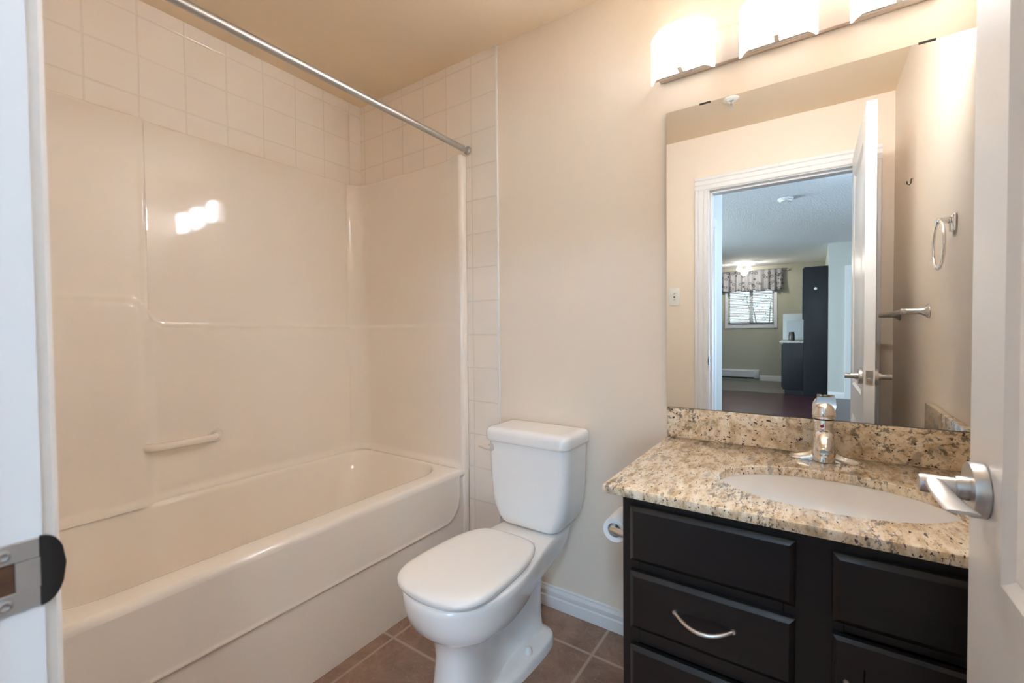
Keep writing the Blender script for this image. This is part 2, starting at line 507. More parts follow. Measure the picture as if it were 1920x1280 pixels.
# wall tile
bm = box(B(), XL, XL + .008, YD, YB, 1.90, ZC)
struct('wall_left_tile', bm, M['walltile_l'], 'ivory square tile above the tub surround on the long wall', 'wall tile')
bm = B()
box(bm, XL + .008, -1.142, YB - .008, YB, 1.90, ZC); box(bm, XT + .001, -1.142, YB - .008, YB, 0, 1.90)
struct('wall_back_tile', bm, M['walltile_b'], 'ivory square tile beside and above the end of the tub', 'wall tile')
bm = box(B(), -1.142, -1.135, YB - .011, YB, 0, ZC, .002)
struct('trim_1', bm, M['white'], 'thin white edge trim where the tile meets beige paint', 'trim')

# baseboard behind toilet
prof = [(YB, 0), (YB - .013, 0), (YB - .013, .042), (YB - .009, .048), (YB - .011, .054), (YB - .011, .066), (YB - .006, .078), (YB - .006, .084), (YB - .003, .088), (YB, .088)]
bm = B(); extrude_profile(bm, prof, 'x', -1.135, -.372)
struct('baseboard_back', bm, M['white'], 'white moulded baseboard between toilet and vanity', 'baseboard', smooth=20)
bm = B(); extrude_profile(bm, [(YD, 0), (YD + .012, 0), (YD + .012, .07), (YD + .004, .088), (YD, .088)], 'x', XT, -.64)
struct('baseboard_front', bm, M['white'], 'white baseboard beside the bathroom doorway', 'baseboard', smooth=20)

# door frame: jambs, stop, casings (one fixed frame), strike plate as a part
def casing_prof(a, b, y, s):
    """cross-section (x or z , y): stepped colonial casing from inner a to outer b"""
    w_ = b - a
    return [(a, y), (a, y + s * .008), (a + .06 * w_, y + s * .012), (a + .30 * w_, y + s * .012), (a + .36 * w_, y + s * .009), (a + .42 * w_, y + s * .013),
            (a + .66 * w_, y + s * .014), (a + .72 * w_, y + s * .011), (a + .78 * w_, y + s * .017), (a + .95 * w_, y + s * .017), (b, y + s * .013), (b, y)]
bm = B()
for y, s in ((YD, 1), (YO, -1)):
    for a, b_ in ((XJ - .005, XJ - .085), (XJR + .005, XJR + .085)):
        extrude_profile(bm, casing_prof(a, b_, y, s), 'z', 0, ZH + .0049)
    p = casing_prof(ZH + .005, ZH + .085, y, s)
    loft(bm, [[(XJ - .0851, v, u) for u, v in p], [(XJR + .0851, v, u) for u, v in p]])
box(bm, XJ - .012, XJ, YO, YD, 0, ZH); box(bm, XJR, XJR + .012, YO, YD, 0, ZH); box(bm, XJ - .012, XJR + .012, YO, YD, ZH, ZH + .012)
box(bm, XJ, XJ + .011, YO + .01, .040, 0, ZH, .002); box(bm, XJR - .011, XJR, YO + .01, .040, 0, ZH, .002); box(bm, XJ, XJR, YO + .01, .040, ZH - .011, ZH, .002)
jamb = struct('trim_2', bm, M['white'], 'white bathroom door frame with stepped casing', 'door frame', smooth=20)
bm = B()
zc_ = .934
# strike plate on the jamb face with a latch hole and a curved lip past the jamb edge
outer = [(.0, -.03), (.078, -.03), (.088, -.024), (.0955, -.012), (.097, 0), (.0955, .012), (.088, .024), (.078, .03), (.0, .03)]
def strike(bm):
    ys = [.046, .052, .0522, .066, .0662, .076, .080]
    t = .0025
    # plate as four pieces around the hole
    box(bm, XJ, XJ + t, .045, .081, zc_ + .0125, zc_ + .029, .0006, 1)
    box(bm, XJ, XJ + t, .045, .081, zc_ - .029, zc_ - .0125, .0006, 1)
    box(bm, XJ, XJ + t, .0665, .081, zc_ - .0125, zc_ + .0125)
    box(bm, XJ, XJ + t, .045, .0475, zc_ - .0125, zc_ + .0125)
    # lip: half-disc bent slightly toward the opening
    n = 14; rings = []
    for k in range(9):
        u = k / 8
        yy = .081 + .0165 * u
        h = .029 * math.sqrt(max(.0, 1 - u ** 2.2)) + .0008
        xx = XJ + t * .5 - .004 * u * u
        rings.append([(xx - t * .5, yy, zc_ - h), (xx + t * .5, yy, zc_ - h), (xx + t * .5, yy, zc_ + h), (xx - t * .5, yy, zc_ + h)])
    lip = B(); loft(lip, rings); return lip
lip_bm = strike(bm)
sp = obj('strike_plate', bm, M['nickel'], jamb); sp['label'] = 'dull steel strike plate with latch hole'
o = obj('lip', lip_bm, M['darkmetal'], sp); o['label'] = 'curved lip with a dark reflection painted into its metal'  # the dark reflection on the lip is put into its metal colour
bm = box(B(), XJ - .001, XJ + .0008, .0475, .0665, zc_ - .0125, zc_ + .0125)
o = obj('latch_hole', bm, M['rawwood'], sp); o['label'] = 'dark brown latch hole'
for dz in (.0205, -.0205):
    bm = B(); lathe(bm, [(.0048, 0), (.0048, .0012), (.003, .0018), (.0012, .0011)], (XJ + .0025, .060, zc_ + dz), (1, 0, 0), 16)
    obj('screw', bm, M['nickel'], sp)

# ------------------------------------------------------------------ bathtub with surround
tub = thing('bathtub', 'ivory acrylic bathtub with moulded wall surround along the left wall', 'bathtub', (-1.69, .83, 0))
XW = -2.042; YE = 1.537
def tub_mesh():
    bm = B()
    # opening: rounded rectangle param
    ox0, ox1, oy0, oy1 = -2.018, -1.405, .17, 1.506
    radii = [.15, .10, .12, .15]   # ++ , -+, --, +-
    cx, cy, hx, hy = (ox0 + ox1) / 2, (oy0 + oy1) / 2, (ox1 - ox0) / 2, (oy1 - oy0) / 2
    n = 14
    def ring(dx0, dx1, dy0, dy1, z, rr):
        a0, a1, b0, b1 = ox0 + dx0, ox1 - dx1, oy0 + dy0, oy1 - dy1
        pts = []
        for q, (sx, sy) in enumerate(((1, 1), (-1, 1), (-1, -1), (1, -1))):
            r = rr[q]
            for k in range(n + 1):
                t = (q + k / n) * math.pi / 2
                pts.append(((a0 + a1) / 2 + sx * ((a1 - a0) / 2 - r) + r * math.cos(t), (b0 + b1) / 2 + sy * ((b1 - b0) / 2 - r) + r * math.sin(t), z))
            # straight run subdivisions to the next corner
            q2 = (q + 1) % 4; sx2, sy2 = ((1, 1), (-1, 1), (-1, -1), (1, -1))[q2]; r2 = rr[q2]; t2 = q2 * math.pi / 2
            p0 = pts[-1]; p1 = ((a0 + a1) / 2 + sx2 * ((a1 - a0) / 2 - r2) + r2 * math.cos(t2), (b0 + b1) / 2 + sy2 * ((b1 - b0) / 2 - r2) + r2 * math.sin(t2), z)
            for k in range(1, 12):
                f = k / 12; pts.append((p0[0] + (p1[0] - p0[0]) * f, p0[1] + (p1[1] - p0[1]) * f, z))
        return pts
    X0, X1, Y0, Y1 = XL + .002, XT, YD + .012, YE - .001
    def outer(ins, z):
        a0, a1, b0, b1 = X0 + ins, X1 - ins, Y0 + ins, Y1 - ins
        base = ring(0, 0, 0, 0, 0, radii)
        pts = []; i = 0
        for q, (sx, sy) in enumerate(((1, 1), (-1, 1), (-1, -1), (1, -1))):
            cxq, cyq = (a1 if sx > 0 else a0), (b1 if sy > 0 else b0)
            A = base[i]; Bp = base[i + n]
            if q % 2 == 0: pa = (cxq, A[1]); pb = (Bp[0], cyq)
            else: pa = (A[0], cyq); pb = (cxq, Bp[1])
            for k in range(n + 1):
                f = k / n
                if f <= .5: g = f * 2; p = (pa[0] + (cxq - pa[0]) * g, pa[1] + (cyq - pa[1]) * g)
                else: g = f * 2 - 1; p = (cxq + (pb[0] - cxq) * g, cyq + (pb[1] - cyq) * g)
                pts.append((p[0], p[1], z))
            i += n + 1
            for k in range(11):
                x, y, _ = base[i + k]
                if q == 0: p = (x, b1)
                elif q == 1: p = (a0, y)
                elif q == 2: p = (x, b0)
                else: p = (a1, y)
                pts.append((p[0], p[1], z))
            i += 11
        return pts
    R = lambda s: [max(.05, r - s) for r in radii]
    rings = [outer(0, ZR - .022), outer(.001, ZR - .015), outer(.0045, ZR - .007), outer(.011, ZR - .002), outer(.02, ZR),
             ring(-.014, -.014, -.012, -.012, ZR, [r + .012 for r in radii]), ring(-.006, -.006, -.006, -.006, ZR - .002, [r + .006 for r in radii]), ring(0, 0, 0, 0, ZR - .009, radii), ring(.003, .003, .004, .004, ZR - .02, radii)]
    for u in (.1, .2, .35, .5, .65, .8, .9):
        z = ZR - .02 - (ZR - .02 - .15) * u
        rings.append(ring(.003 + .045 * u, .003 + .06 * u, .01 + .05 * u, .01 + .16 * u, z, radii))
    rings += [ring(.058, .072, .075, .185, .128, radii), ring(.075, .09, .10, .205, .112, R(.01)), ring(.11, .12, .14, .24, .104, R(.03)), ring(.20, .20, .35, .42, .10, R(.06))]
    loft(bm, rings, False, True)
    # apron: upper band proud of a recessed lower panel with a rounded corner at the toilet end
    ys = list(np.linspace(YD + .012, 1.35, 90)) + list(np.linspace(1.352, YE - .001, 90))
    zs = list(np.linspace(0.0, .25, 12)) + list(np.linspace(.254, ZR - .022, 70))
    vg = []
    for z in zs:
        row = []
        for y in ys:
            d = sd_rrect(y, z, -1.0, 1.507, .288, 1.5, .105)
            off = -.011 * sstep(-.006, .006, d) + .0025 * math.exp(-((d + .008) / .006) ** 2)
            taper = -.010 * (1 - sstep(0, .28, z))
            off *= 1 - sstep(ZR - .04, ZR - .022, z) * (0 if y < 1.5 else 1)
            row.append(bm.verts.new((XT + off + taper, y, z)))
        vg.append(row)
    for a, b_ in zip(vg[:-1], vg[1:]):
        for i in range(len(ys) - 1): bm.faces.new((a[i], a[i + 1], b_[i + 1], b_[i]))
    return bm
tb = obj('tub', tub_mesh(), M['acrylic'], tub, smooth=50, weld=True)

def surround_mesh():
    bm = B()
    path = []   # (x,y,nx,ny,side,coord)
    RC = .075
    for y in np.arange(YD + .012, YE - RC, .0075): path.append((XW, y, 1, 0, 'L', y))
    for k in range(15):
        t = math.pi - k / 14 * math.pi / 2
        path.append((XW + RC + RC * math.cos(t), YE - RC + RC * math.sin(t), -math.cos(t), -math.sin(t), 'C', k / 14))
    for x in list(np.arange(XW + RC + .01, XT - .012, .0125)) + [XT - .011]: path.append((x, YE, 0, -1, 'E', x))
    for k in range(1, 7):
        t = -math.pi / 2 + k / 6 * math.pi / 2
        path.append((XT - .010 + .010 * math.cos(t), YE + .010 + .010 * math.sin(t), math.cos(t), math.sin(t), 'F', 0))
    path.append((XT, YB - .012, 1, 0, 'F', 0)); path.append((XT, YB - .0085, 1, 0, 'F', 0))
    zs = [ZR - .005, ZR + .002] + list(np.arange(ZR + .008, 1.93, .0085))
    def off(side, c, z):
        if side == 'L':
            o = 0.0
            d = sd_rrect(c, z, .60, 1.9, 1.168, 3.0, .055)
            rid = .0022 * math.exp(-((c - 1.462) / .0055) ** 2) * (1 - .6 * sstep(1.17, 1.10, z))
            o -= .013 * sstep(.004, -.006, d)
            o += .003 * math.exp(-((d - .007) / .005) ** 2) + rid
            dc = sd_rrect(c, z, -2.0, .565, -1.0, 1.245, .03)
            o += .022 * sstep(.055 if z < 1.2 else .03, -.004, dc)
            o += .010 * sstep(ZR + .03, ZR, z)      # fillet at the deck
            return o
        if side == 'E':
            d = abs(z - 1.166)
            o = -.003 * sstep(1.160, 1.172, z) + .0015 * math.exp(-((z - 1.160) / .006) ** 2)
            o *= sstep(XT - .02, XT - .06, c)
            # soft vertical edge near the open end
            o += .004 * sstep(XT - .075, XT - .045, c)
            o += .010 * sstep(ZR + .03, ZR, z) * sstep(XT - .01, XT - .05, c)
            return o
        if side == 'C':
            return .010 * sstep(ZR + .03, ZR, z) + (-.013 * sstep(1.160, 1.172, z)) * (1 - c) + (-.003 * sstep(1.160, 1.172, z)) * c
        return 0.0
    def ztop(side, c):
        if side == 'E': return 1.927 + .010 * sstep(XT - .10, XT - .03, c)
        if side == 'F': return 1.937
        if side == 'L': return 1.930
        return 1.928
    rows = []
    for z in zs:
        row = []
        for (x, y, nx, ny, s, c) in path:
            zz = min(z, ztop(s, c) - .004) if z > 1.9 else z
            zz = z if z < 1.88 else 1.88 + (z - 1.88) / (zs[-1] - 1.88) * (ztop(s, c) - .004 - 1.88)
            o = off(s, c, z)
            row.append(bm.verts.new((x + nx * o, y + ny * o, zz)))
        rows.append(row)
    for (ins, dz) in ((.003, .0), (.006, .0005)):
        row = []
        for (x, y, nx, ny, s, c) in path:
            o = off(s, c, 1.93) - ins
            if s == 'F': row.append(bm.verts.new((x - nx * ins, max(y, YE + ins), ztop(s, c) - .001 + dz)))
            else: row.append(bm.verts.new((x + nx * o, y + ny * o, ztop(s, c) - .001 + dz)))
        rows.append(row)
    row = []
    for (x, y, nx, ny, s, c) in path:
        if s == 'L': p = (XL + .0085, y)
        elif s == 'E': p = (x, YB - .0085)
        elif s == 'C': p = (XL + .0085 + (x - XW) * .6, YB - .0085 - (YE - y) * .6)
        else: p = (XT - .012, YB - .0085)
        row.append(bm.verts.new((p[0], p[1], ztop(s, c))))
    rows.append(row)
    for a, b_ in zip(rows[:-1], rows[1:]):
        for i in range(len(path) - 1): bm.faces.new((a[i], a[i + 1], b_[i + 1], b_[i]))
    return bm
bm = box(B(), XT - .040, XT, YE, YB - .0085, 0, ZR - .003, .004, 2)
obj('end_flange', bm, M['acrylic'], tub)
obj('wall_surround', surround_mesh(), M['acrylic'], tub, smooth=55)
bm = B()
bar = [(XW + .003, .578, .7165), (XW + .020, .581, .7165), (XW + .036, .594, .7165), (XW + .044, .615, .7165), (XW + .044, .69, .7165), (XW + .044, .775, .7165), (XW + .036, .792, .7165), (XW + .020, .806, .7165), (XW - .003, .809, .7165)]
tube(bm, bar, .0140, 18)
g = obj('grab_bar', bm, M['acrylic'], tub)
for y, dx in ((.812, .0), (.574, .006)):
    bm = B(); lathe(bm, [(.013, .001), (.020, .003), (.023, .0065), (.026, .006), (.029, 0)], (XW + dx - .001, y, .7165), (1, 0, 0), 28, caps=False)
    obj('bar_socket', bm, M['acrylic'], g)

# shower rod
ZROD = 1.957
rod = thing('shower_curtain_rod', 'satin metal shower rod spanning above the bathtub', 'shower rod', (-1.30, .83, ZROD))
bm = B(); tube(bm, [(-1.30, YD + .03, ZROD), (-1.30, 1.525, ZROD)], .0127, 24)
obj('pole', bm, M['rodmetal'], rod)
for y0, s in ((1.5685, -1), (YD + .0005, 1)):
    bm = B()
    lathe(bm, [(.019, 0), (.019, .003), (.017, .005), (.0095, .010), (.0085, .022), (.0095, .030), (.0138, .034), (.0142, .046), (.0128, .048)], (-1.30, y0, ZROD), (0, s, 0), 24)
    obj('end_bracket', bm, M['rodmetal'], rod)

# ------------------------------------------------------------------ toilet
XC = -.885
toi = thing('toilet', 'white two-piece toilet with closed lid between tub and vanity', 'toilet', (XC, 1.15, 0))
def egg(yf, yb, keys, n=30, s=1.0):
    R_, L_ = [], []
    for k in range(n + 1):
        t = k / n
        y = yf + (yb - yf) * (.5 - .5 * math.cos(math.pi * t))
        wv = max(curve(keys, t), .0006) * s
        R_.append((XC + wv, y)); L_.append((XC - wv, y))
    return R_ + L_[::-1]
K = lambda *v: [(i / 10, x) for i, x in enumerate(v)]
k_rim = K(0, .078, .132, .163, .170, .156, .134, .122, .118, .116, .110)
k_mid = K(0, .075, .125, .152, .158, .146, .122, .108, .102, .096, .085)
k_low = K(0, .062, .103, .122, .124, .108, .086, .076, .074, .068, .05)
k_bot = K(0, .046, .072, .080, .074, .062, .058, .060, .062, .056, .035)
k_col = K(0, .040, .060, .066, .056, .040, .040, .054, .062, .056, .03)
k_col2 = K(0, .042, .063, .070, .060, .042, .040, .054, .064, .058, .03)
k_flare = K(0, .046, .069, .077, .068, .050, .048, .060, .068, .062, .034)
k_foot = K(0, .050, .076, .088, .100, .112, .117, .118, .112, .090, .034)
stack = [(.000, .900, 1.428, k_foot, 1.03), (.026, .902, 1.425, k_foot, 1.02), (.034, .906, 1.420, k_foot, .97), (.038, .912, 1.412, k_flare, 1.06), (.052, .916, 1.408, k_flare, .98), (.11, .924, 1.403, k_col2, 1), (.17, .930, 1.406, k_col, 1), (.225, .924, 1.420, k_bot, 1),
         (.246, .908, 1.432, k_low, .93), (.264, .882, 1.447, k_mid, .91), (.285, .862, 1.463, k_mid, 1.01), (.310, .850, 1.484, k_rim, .965), (.335, .842, 1.505, k_rim, .99), (.365, .838, 1.525, k_rim, 1), (.381, .838, 1.530, k_rim, 1), (.386, .841, 1.529, k_rim, .982), (.388, .847, 1.526, k_rim, .95)]
bm = B()
loft(bm, [[(x, y, z) for x, y in egg(yf, yb, kk, 30, s)] for z, yf, yb, kk, s in stack])
obj('bowl', bm, M['porcelain'], toi, smooth=60)
k_lid = K(0, .084, .134, .158, .163, .162, .158, .147, .128, .098, .050)
def lid_rings(zs):
    out = []
    for z, ins, s in zs:
        out.append([(x, y, z) for x, y in egg(.836 + ins, 1.283 - ins, k_lid, 30, s)])
    return out
bm = B(); loft(bm, lid_rings([(.390, .012, .93), (.392, .008, .96), (.398, .006, .97), (.400, .008, .95)]))
obj('seat_ring', bm, M['seat'], toi, smooth=60)
bm = B(); loft(bm, lid_rings([(.4015, .006, .965), (.403, .001, .995), (.409, 0, 1.0), (.415, .003, .985), (.420, .010, .945), (.4235, .022, .87), (.425, .05, .75), (.4255, .12, .42)]))
obj('lid', bm, M['seat'], toi, smooth=60)
for s in (-1, 1):
    bm = box(B(), XC + s * .075 - .018, XC + s * .075 + .018, 1.272, 1.296, .388, .404, .005, 3)
    obj('hinge', bm, M['seat'], toi)
# tank
def tank_ring(hw, yf, yb, z, rf=.035, rb=.02, bow=.008):
    pts = rrect(XC + .001, (yf + yb) / 2, hw, (yb - yf) / 2, [rb, rb, rf, rf], 6)
    return [(x, y - (bow * (1 - ((x - XC) / hw) ** 2) if y < (yf + yb) / 2 else 0), z) for x, y in pts]
bm = B()
rings = []
for z, hw, yf, yb in ((.392, .112, 1.402, 1.535), (.395, .120, 1.392, 1.545), (.404, .130, 1.386, 1.548), (.425, .144, 1.382, 1.55), (.455, .156, 1.380, 1.551), (.50, .166, 1.378, 1.552), (.56, .171, 1.377, 1.553), (.63, .173, 1.376, 1.554), (.715, .175, 1.375, 1.555)):
    rings.append(tank_ring(hw, yf, yb, z))
loft(bm, rings)
obj('tank', bm, M['porcelain'], toi, smooth=50)
bm = B()
loft(bm, [tank_ring(.179, 1.366, 1.557, .711), tank_ring(.183, 1.362, 1.559, .714), tank_ring(.184, 1.361, 1.56, .722), tank_ring(.184, 1.361, 1.56, .742), tank_ring(.182, 1.363, 1.559, .752), tank_ring(.177, 1.369, 1.555, .759), tank_ring(.168, 1.378, 1.548, .7625), tank_ring(.15, 1.395, 1.535, .7635)])
obj('tank_lid', bm, M['porcelain'], toi, smooth=50)
bm = B()
lathe(bm, [(.013, 0), (.014, .006), (.012, .010), (.008, .012)], (-1.035, 1.374, .683), (0, -1, 0), 20)
tube(bm, [(-1.035, 1.362, .683), (-1.045, 1.353, .685), (-1.062, 1.350, .688), (-1.078, 1.351, .690)], [.008, .0085, .0075, .006], 12)
o = obj('flush_lever', bm, M['lever'], toi); o['label'] = 'biscuit coloured flush lever'
for s in (1, -1):
    bm = B(); lathe(bm, [(.0135, 0), (.0135, .006), (.011, .016), (.008, .021), (.003, .023)], (XC + s * .088, 1.255, .036), (0, 0, 1), 18)
    obj('bolt_cap', bm, M['plastic'], toi)

# ------------------------------------------------------------------ vanity
YC = 1.007; YCF = .984; ZCT = .769
van = thing('vanity_cabinet', 'espresso vanity cabinet with drawers under the granite counter', 'cabinet', (-.01, 1.29, 0))
bm = B()
VX0, VX1 = -.370, XR - .002
box(bm, VX0, VX0 + .018, YC + .02, YB - .001, 0, .746)
box(bm, VX1 - .018, VX1, YC + .02, YB - .001, 0, .746)
box(bm, VX0 + .018, VX1 - .018, YB - .012, YB - .001, 0.1, .746)
box(bm, VX0 + .018, VX1 - .018, YC + .03, YB - .012, .10, .118)
box(bm, VX0 + .018, VX1 - .018, YC + .075, YC + .09, 0, .10)
# face frame
box(bm, VX0, -.33, YC, YC + .02, 0.0, .746, .001, 1)
box(bm, -.045, .052, YC, YC + .02, .09, .746, .001, 1)
box(bm, VX1 - .03, VX1, YC, YC + .02, 0, .746, .001, 1)
for z0, z1 in ((.715, .746), (.575, .605), (.405, .44), (.09, .13)):
    box(bm, -.33, -.045, YC, YC + .0195, z0, z1); box(bm, .052, VX1 - .03, YC, YC + .0195, z0 if z0 != .405 else .12, z1 if z0 != .405 else .13)
obj('body', bm, M['espresso'], van)
def slab(x0, x1, z0, z1):
    """drawer front with a wide shallow chamfer all round"""
    bm = B(); c = .010; y0 = YC - .019; 
    r0 = [(x0, YC - .0005, z0), (x1, YC - .0005, z0), (x1, YC - .0005, z1), (x0, YC - .0005, z1)]
    r1 = [(x0, y0 + .006, z0), (x1, y0 + .006, z0), (x1, y0 + .006, z1), (x0, y0 + .006, z1)]
    r1b = [(x0 + .0015, y0 + .0045, z0 + .0015), (x1 - .0015, y0 + .0045, z0 + .0015), (x1 - .0015, y0 + .0045, z1 - .0015), (x0 + .0015, y0 + .0045, z1 - .0015)]
    r2 = [(x0 + c, y0, z0 + c), (x1 - c, y0, z0 + c), (x1 - c, y0, z1 - c), (x0 + c, y0, z1 - c)]
    loft(bm, [r0, r1, r1b, r2]); return bm
def bow_handle(cx, cz, L, vertical=False):
    bm = B(); y0 = YC - .019
    pts = []; rr = []
    for k in range(17):
        u = -1 + 2 * k / 16
        d = .026 * (1 - u * u)
        p = (cx + u * L / 2, y0 - d, cz - (0.012 * (1 - u * u))) if not vertical else (cx - .0 * (1 - u * u), y0 - d, cz + u * L / 2)
        pts.append(p); rr.append(.0034 + .0016 * (1 - u * u))
    tube(bm, pts, rr, 12)
    for u in (-1, 1):
        c = (cx + u * L / 2, y0 + .0005, cz) if not vertical else (cx, y0 + .0005, cz + u * L / 2)
        lathe(bm, [(.0055, 0), (.0055, .002), (.004, .005)], c, (0, -1, 0), 14)
    return bm
d1 = obj('drawer', slab(-.348, -.024, .602, .729), M['espresso'], van, smooth=20)
d2 = obj('drawer', slab(-.348, -.024, .444, .577), M['espresso'], van, smooth=20)
d3 = obj('drawer', slab(-.348, -.024, .135, .403), M['espresso'], van, smooth=20)
obj('handle', bow_handle(-.188, .516, .116), M['nickel'], d2)
obj('handle', bow_handle(-.188, .290, .116), M['nickel'], d3)
obj('false_drawer_front', slab(.034, XR - .010, .596, .724), M['espresso'], van, smooth=20)
def panel_door(x0, x1, z0, z1):
    bm = B(); y0 = YC - .019; f = .045
    def rc(i, y): return [(x0 + i, y, z0 + i), (x1 - i, y, z0 + i), (x1 - i, y, z1 - i), (x0 + i, y, z1 - i)]
    loft(bm, [rc(0, YC - .0005), rc(0, y0 + .005), rc(.006, y0), rc(f, y0), rc(f + .003, y0 + .008), rc(f + .012, y0 + .008), rc(f + .03, y0 + .003)])
    return bm
dr = obj('door', panel_door(.034, XR - .010, .135, .572), M['espresso'], van, smooth=20)
obj('handle', bow_handle(.055, .437, .112, True), M['nickel'], dr)

# counter with oval cut-out, backsplash and side splash (one fixed stone assembly)
top = thing('granite_countertop', 'tan speckled granite countertop with backsplash on the dark vanity', 'countertop', (-.03, 1.28, .747))
SX, SY, SA, SB = .030, 1.226, .222, .153
def counter_mesh():
    bm = B()
    x0, x1, y0, y1 = -.414, XR - .001, YCF, YB - .001
    zb, zt = .747, ZCT
    n = 96
    def oval(sa, sb, z): return [(SX + sa * math.cos(2 * math.pi * k / n), SY + sb * math.sin(2 * math.pi * k / n), z) for k in range(n)]
    # outer loop with the same number of points by ray casting + exact corners
    def outerloop(ins, z):
        a0, a1, b0, b1 = x0 + ins, x1 - ins, y0 + ins, y1 - ins
        pts = []
        ang = [2 * math.pi * k / n for k in range(n)]
        corners = [math.atan2((b - SY) / SB, (a - SX) / SA) % (2 * math.pi) for a, b in ((a1, b1), (a0, b1), (a0, b0), (a1, b0))]
        snap = {}
        for (a, b), t in zip(((a1, b1), (a0, b1), (a0, b0), (a1, b0)), corners):
            snap[round(t / (2 * math.pi) * n) % n] = (a, b)
        for k, t in enumerate(ang):
            if k in snap: pts.append((*snap[k], z)); continue
            dx, dy = SA * math.cos(t), SB * math.sin(t)
            s = min(((a1 - SX) / dx if dx > 1e-9 else (a0 - SX) / dx if dx < -1e-9 else 1e9), ((b1 - SY) / dy if dy > 1e-9 else (b0 - SY) / dy if dy < -1e-9 else 1e9))
            pts.append((SX + s * dx, SY + s * dy, z))
        return pts
    e = .005
    rings = [oval(SA, SB, zb), oval(SA, SB, zt - .002), oval(SA + .002, SB + .002, zt), outerloop(e, zt), outerloop(e * .3, zt - e * .3), outerloop(0, zt - e), outerloop(0, zb + e), outerloop(e * .3, zb + e * .3), outerloop(e, zb), oval(SA, SB, zb)]
    loft(bm, rings, False, False)
    return bm
obj('slab', counter_mesh(), M['granite'], top, smooth=40, weld=True)
bm = box(B(), -.414, XR - .001, YB - .0215, YB - .001, ZCT, .869, .002, 2)
obj('backsplash', bm, M['granite_v'], top)
bm = box(B(), XR - .0205, XR - .001, 1.02, YB - .022, ZCT, .869, .002, 2)
obj('side_splash', bm, M['granite_v'], top)

# undermount sink
snk = thing('sink_basin', 'white oval undermount sink set in the granite counter', 'sink', (SX, SY, .60))
bm = B(); n = 96
def ov(f, z, g=0): return [(SX + (SA * f + g) * math.cos(2 * math.pi * k / n), SY + (SB * f + g) * math.sin(2 * math.pi * k / n), z) for k in range(n)]
loft(bm, [ov(1, .7465, .022), ov(1, .7465, .001), ov(1, .740, -.001), ov(.985, .72), ov(.95, .69), ov(.87, .655), ov(.72, .628), ov(.5, .614), ov(.25, .608), ov(.10, .606), ov(.10, .598), ov(.5, .604), ov(.75, .618), ov(.92, .65), ov(1.0, .69), ov(1.02, .735), ov(1, .735, .022)], False, False)
bmesh.ops.holes_fill(bm, edges=bm.edges, sides=0)
obj('bowl', bm, M['sink'], snk, smooth=60)
bm = B(); lathe(bm, [(.021, 0), (.021, .002), (.016, .003), (.014, .0005), (.002, .0005)], (SX, SY, .6065), (0, 0, 1), 24)
obj('drain', bm, M['chrome'], snk)

# faucet
FX, FY = .028, 1.508
fau = thing('faucet', 'chrome single-handle faucet at the back of the sink', 'faucet', (FX, FY, ZCT))
bm = B()
# wing base: long tapered body
rings = []
for k in range(33):
    u = -1 + 2 * k / 32
    x = FX + .0825 * u
    a = math.sqrt(max(0, 1 - abs(u) ** 3.0))
    hy = .004 + .022 * a * (1 - .25 * abs(u)); hz = .004 + .018 * a * (1 - .45 * abs(u)) + .030 * math.exp(-(u / .30) ** 2)
    ring = []
    for q in range(20):
        t = 2 * math.pi * q / 20
        yy = FY - .004 - .006 * abs(u) + hy * math.cos(t)
        zz = ZCT + .0005 + max(0, hz * math.sin(t)) if math.sin(t) > 0 else ZCT + .0005
        ring.append((x, yy, zz))
    rings.append(ring)
loft(bm, rings)
obj('base', bm, M['chrome'], fau, smooth=50)
bm = B()
def oval_ring(cx, cy, z, a, b_, n=32): return [(cx + a * math.cos(2 * math.pi * k / n), cy + b_ * math.sin(2 * math.pi * k / n), z) for k in range(n)]
loft(bm, [oval_ring(FX, FY - .008, ZCT + .001, .032, .038), oval_ring(FX, FY - .008, ZCT + .02, .0305, .036), oval_ring(FX, FY - .006, ZCT + .045, .028, .031), oval_ring(FX, FY - .001, ZCT + .07, .0245, .0245), oval_ring(FX, FY, ZCT + .095, .024, .024), oval_ring(FX, FY, ZCT + .108, .0245, .0245), oval_ring(FX, FY, ZCT + .112, .023, .023)])
obj('body', bm, M['chrome'], fau, smooth=50)
bm = B()
tube(bm, [(FX, FY - .012, ZCT + .062), (FX, FY - .035, ZCT + .072), (FX, FY - .06, ZCT + .073), (FX, FY - .085, ZCT + .066), (FX, FY - .103, ZCT + .055), (FX, FY - .110, ZCT + .045)], [.022, .0235, .0225, .0205, .0185, .015], 24, flat=.82)
sp_ = obj('spout', bm, M['chrome'], fau, smooth=60)
bm = B(); lathe(bm, [(.0095, 0), (.0105, .004), (.0095, .008)], (FX, FY - .111, ZCT + .034), (0, 0, 1), 20)
obj('aerator', bm, M['chrome'], sp_)
bm = B(); lathe(bm, [(.0245, 0), (.0245, .004)], (FX, FY, ZCT + .112), (0, 0, 1), 32)
o = obj('cartridge_ring', bm, M['dark'], fau)
bm = B(); lathe(bm, [(.0262, 0), (.0275, .006), (.0272, .016), (.0245, .028), (.019, .037), (.011, .042), (.002, .0435)], (FX, FY, ZCT + .116), (0, 0, 1), 36)
hd = obj('handle_cap', bm, M['chrome'], fau, smooth=60)
bm = B()
r = []
for (y, z, hw) in ((FY + .012, ZCT + .128, .018), (FY + .020, ZCT + .146, .0235), (FY + .0235, ZCT + .160, .0225), (FY + .0255, ZCT + .1695, .0215), (FY + .0258, ZCT + .171, .020)):
    r.append([(FX + .006 - hw, y, z), (FX + .006 + hw, y, z), (FX + .006 + hw, y + .004, z), (FX + .006 - hw, y + .004, z)])
loft(bm, r)
obj('lever', bm, M['chrome'], hd, smooth=30)
